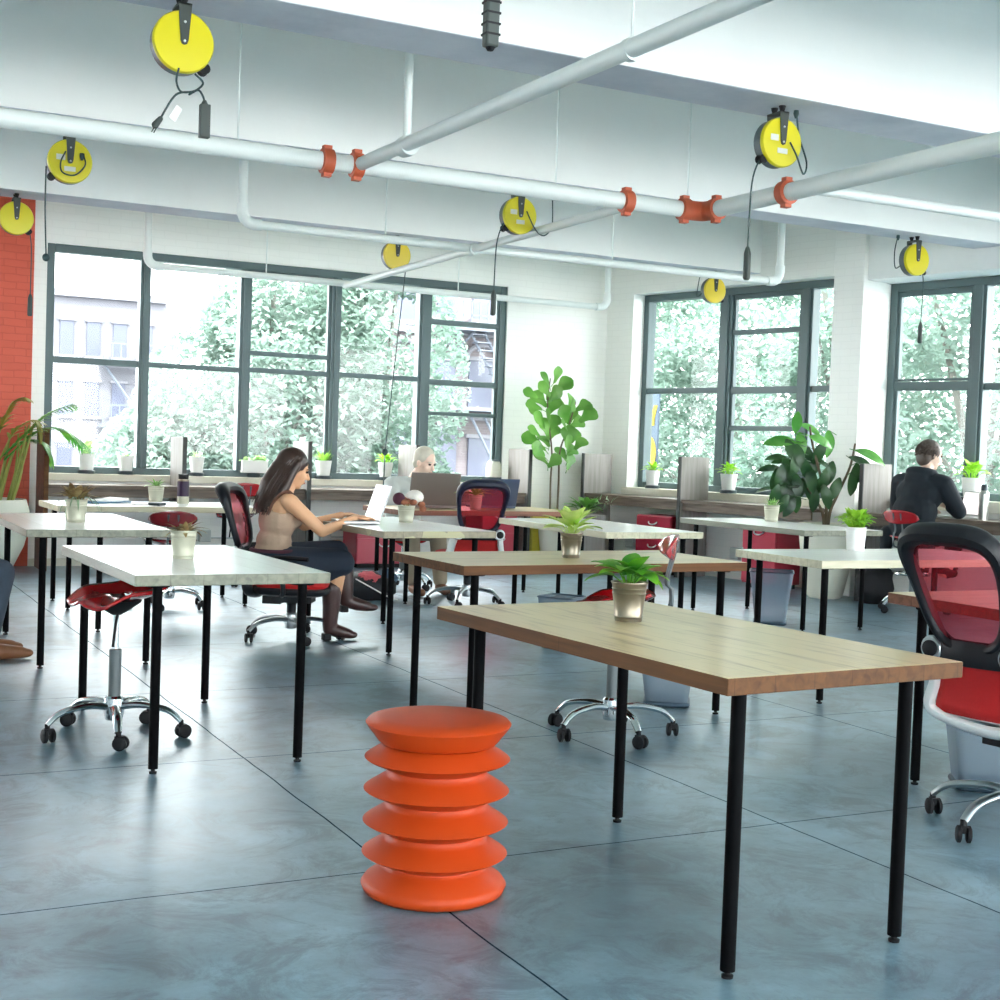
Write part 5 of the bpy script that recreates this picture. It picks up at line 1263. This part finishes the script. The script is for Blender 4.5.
# --- man in black hoodie, back to the viewer, local +x = facing the right wall
mn = thing('person', 'man in black hoodie seen from behind, working at the right wall counter', 'person', (8.36, 8.62, 0), math.radians(12))
B = MB()
B.ell((0,0,.70), (.14,.18,.11)); B.ell((0,0,.84), (.12,.165,.15)); B.ell((.06,0,1.0), (.125,.185,.15)); B.cap2((.08,-.17,1.10), (.08,.17,1.10), .065, .065)
B.cap2((.09,0,1.12), (.14,0,1.24), .058, .055); mP, mR = head(B, (.175,-.01,1.335), (1,-.45,-.25), (.2,0,1), 1.0)
B.chain([(.08,-.20,1.10), (.20,-.27,.87), (.33,-.10,.90)], [.062,.048,.032]); B.chain([(.08,.20,1.10), (.16,.28,.86), (.36,.14,.86)], [.062,.048,.032])
hand(B, (.33,-.10,.90), (.3,.6,.75), (.8,0,-.3), 1, .7, 1); hand(B, (.36,.14,.86), (1,-.2,0), (0,0,1), 1, .3, -1)
for s in (-1,1): B.chain([(.0,s*.10,.68), (.40,s*.13,.66), (.36,s*.13,.42), (.24,s*.13,.36)], [.095,.068,.058,.042]); B.chain([(.24,s*.13,.345),(.30,s*.14,.33),(.38,s*.14,.33)], [.04,.04,.032])
fuse(B, 'body', 'skinpale', mn, .007, 5); eb = eyes(mP, mn); eb.build('eyebrows', 'hairgrey', mn)
T = MB()
T.ell((-.01,0,.70), (.175,.225,.13)); T.ell((-.01,0,.86), (.150,.20,.16)); T.ell((.045,0,1.0), (.150,.215,.16)); T.cap2((.075,-.175,1.095), (.075,.175,1.095), .085, .085)
T.chain([(.08,-.21,1.085), (.20,-.28,.87), (.325,-.125,.895)], [.085,.066,.046]); T.chain([(.08,.21,1.085), (.16,.29,.865), (.34,.15,.865)], [.085,.066,.046])
T.tube([(.07+.085*math.cos(2*PI*i/20), .10*math.sin(2*PI*i/20), 1.175-.02*math.cos(2*PI*i/20)) for i in range(20)], .042, 10, closed=True)
T.ell((-.015,0,1.13), (.06,.11,.075))
for k in range(3): T.cap2((-.10,-.19+.19*k,.66), (-.12,-.20+.20*k,.50), .07, .045)
fuse(T, 'hoodie', 'hoodie', mn, .009, 5)
T = MB()
for s in (-1,1): T.chain([(.0,s*.10,.68), (.40,s*.13,.66), (.36,s*.13,.40)], [.105,.08,.066])
fuse(T, 'trousers', 'blackcloth', mn, .01, 4)
for s in (-1,1):
    sh = MB().chain([(.235,s*.13,.37),(.29,s*.14,.34),(.385,s*.14,.335)], [.05,.048,.038]); fuse(sh, 'shoe', 'rubber', mn, .008, 4)
Hh = MB(); Hh.ell(tuple(mP(-.030,0,.030)), (.102,.092,.098), mR); Hh.ell(tuple(mP(-.065,0,-.035)), (.056,.082,.08), mR)
for s in (-1,1): Hh.ell(tuple(mP(-.01,s*.070,.03)), (.04,.022,.05), mR)
hb = fuse(Hh, 'hair', 'hairgrey', mn, .007, 3)
rh = random.Random(2); st_ = MB()
for i in range(220):
    az, el = rh.uniform(1.2, 5.1), rh.uniform(-.5, 1.4); dv = V((math.cos(az)*math.cos(el), math.sin(az)*math.cos(el), math.sin(el)))
    p = V((-.030+.094*dv.x, .083*dv.y, .028+.09*dv.z)); q = p+V((dv.x*.01-.012, dv.y*.012, -.03))
    st_.tube([mP(*p), mP(*((p+q)/2+dv*.006)), mP(*q)], [.005,.005,.002], 5)
st_.build('hair_strands', 'hairgrey', hb)

# --- pale shirted person behind the rear table
gp = thing('person', 'pale haired person in pale grey shirt behind the big grey laptop', 'person', (4.72, 11.05, 0), math.radians(-85))
B = MB()
B.ell((0,0,.54), (.14,.18,.11)); B.ell((.03,0,.68), (.12,.16,.14)); B.ell((.10,0,.82), (.12,.175,.14)); B.cap2((.15,-.16,.92), (.15,.16,.92), .06, .06)
B.cap2((.17,0,.94), (.24,.03,1.04), .055, .052); gP, gR = head(B, (.29,.06,1.12), (1,.35,-.35), (.3,.1,1), 1.0)
B.chain([(.15,-.19,.91), (.27,-.24,.78), (.42,-.10,.80)], [.058,.045,.030]); B.chain([(.15,.19,.91), (.27,.25,.78), (.42,.12,.80)], [.058,.045,.030])
hand(B, (.42,-.10,.80), (1,.1,0), (0,0,1), 1, .3, 1); hand(B, (.42,.12,.80), (1,-.1,0), (0,0,1), 1, .3, -1)
for s in (-1,1): B.chain([(.0,s*.10,.52), (.42,s*.13,.52), (.50,s*.13,.08)], [.09,.065,.042]); B.chain([(.50,s*.13,.05),(.56,s*.135,.035),(.66,s*.14,.03)], [.038,.036,.028])
fuse(B, 'body', 'skinpale', gp, .008, 5); eb = eyes(gP, gp); eb.build('eyebrows', 'hairsand', gp)
T = MB()
T.ell((-.0,0,.56), (.155,.20,.11)); T.ell((.03,0,.69), (.140,.18,.15)); T.ell((.095,0,.82), (.14,.195,.15)); T.cap2((.145,-.165,.915), (.145,.165,.915), .078, .078)
T.chain([(.15,-.19,.91), (.27,-.245,.785), (.40,-.12,.80)], [.075,.06,.042]); T.chain([(.15,.19,.91), (.27,.255,.785), (.40,.14,.80)], [.075,.06,.042])
T.tube([(.165+.06*math.cos(2*PI*i/16), .075*math.sin(2*PI*i/16), .965) for i in range(16)], .022, 8, closed=True)
fuse(T, 'shirt', 'paleshirt', gp, .009, 5)
T = MB()
for s in (-1,1): T.chain([(.0,s*.10,.52), (.42,s*.13,.52), (.49,s*.13,.12)], [.10,.078,.062])
fuse(T, 'trousers', 'khaki', gp, .01, 4)
for s in (-1,1):
    sh = MB().chain([(.495,s*.13,.06),(.56,s*.135,.042),(.66,s*.14,.036)], [.048,.044,.034]); fuse(sh, 'shoe', 'shoe', gp, .009, 4)
Hh = MB(); Hh.ell(tuple(gP(-.030,0,.036)), (.102,.088,.094), gR); Hh.ell(tuple(gP(-.065,0,-.02)), (.05,.076,.075), gR); fuse(Hh, 'hair', 'hairsand', gp, .008, 3)

# --- person in jeans at the left edge, mostly outside the frame
lp = thing('person', 'person in blue jeans and tan shoes cut off by left edge, knee showing', 'person', (.49, 8.0, 0), math.radians(4))
B = MB()
B.ell((0,0,.54), (.14,.18,.11)); B.ell((-.02,0,.68), (.12,.16,.15)); B.ell((-.01,0,.86), (.125,.18,.17)); B.cap2((0,-.18,.99), (0,.18,.99), .06, .06)
B.cap2((.0,0,1.0), (.03,0,1.10), .055, .052); lP, lR = head(B, (.055,0,1.20), (1,0,-.1))
for s in (-1,1):
    B.chain([(.0,s*.21,.98), (.03,s*.27,.72), (.26,s*.20,.62)], [.058,.045,.030]); hand(B, (.26,s*.20,.62), (1,-s*.2,-.1), (0,0,1), 1, .35, -s)
    B.chain([(.0,s*.10,.52), (.50,s*.12,.47), (.44,s*.12,.08)], [.09,.066,.042]); B.chain([(.44,s*.12,.05),(.50,s*.125,.035),(.60,s*.13,.03)], [.038,.036,.028])
fuse(B, 'body', 'skinpale', lp, .008, 5); eb = eyes(lP, lp); eb.build('eyebrows', 'hairgrey', lp)
T = MB(); T.ell((0,0,.57), (.155,.20,.11)); T.ell((-.02,0,.70), (.14,.18,.16)); T.ell((-.01,0,.86), (.145,.20,.17)); T.cap2((0,-.185,.985), (0,.185,.985), .078, .078)
for s in (-1,1): T.chain([(.0,s*.21,.98), (.03,s*.275,.72), (.24,s*.205,.625)], [.075,.06,.042])
fuse(T, 'shirt', 'paleshirt', lp, .009, 5)
T = MB()
for s in (-1,1): T.chain([(.0,s*.10,.53), (.50,s*.12,.475), (.44,s*.12,.13)], [.10,.082,.066])
fuse(T, 'jeans', 'jeans', lp, .008, 4)
for s in (-1,1):
    sh = MB().chain([(.43,s*.12,.065),(.50,s*.125,.045),(.62,s*.13,.036)], [.05,.046,.034]); sh.ell((.64,s*.13,.032),(.05,.034,.026)); fuse(sh, 'shoe', 'shoe', lp, .007, 4)
Hh = MB(); Hh.ell(tuple(lP(-.030,0,.036)), (.102,.088,.094), lR); Hh.ell(tuple(lP(-.065,0,-.02)), (.05,.076,.075), lR); fuse(Hh, 'hair', 'hairgrey', lp, .008, 3)

# ------------------------------------------------------------------ light
w = bpy.data.worlds.new('world'); sc.world = w; w.use_nodes = True
bg = w.node_tree.nodes['Background']; bg.inputs[0].default_value = (.95, .985, 1.0, 1); bg.inputs[1].default_value = 3.0
sun = bpy.data.lights.new('sun', 'SUN'); sun.energy = 1.0; sun.angle = math.radians(3); so = bpy.data.objects.new('sun', sun); COL.objects.link(so)
so.rotation_euler = Vector((.45, .75, -.85)).to_track_quat('-Z', 'Y').to_euler()
sc.view_settings.view_transform = 'Standard'; sc.view_settings.look = 'None'; sc.view_settings.gamma = 1; sc.view_settings.exposure = 2.45
sc.view_settings.use_curve_mapping = False
cy = sc.cycles
cy.use_denoising = True; cy.max_bounces = 8; cy.diffuse_bounces = 5; cy.glossy_bounces = 4; cy.transmission_bounces = 6; cy.transparent_max_bounces = 16
cy.sample_clamp_indirect = 8; cy.caustics_reflective = False; cy.caustics_refractive = False
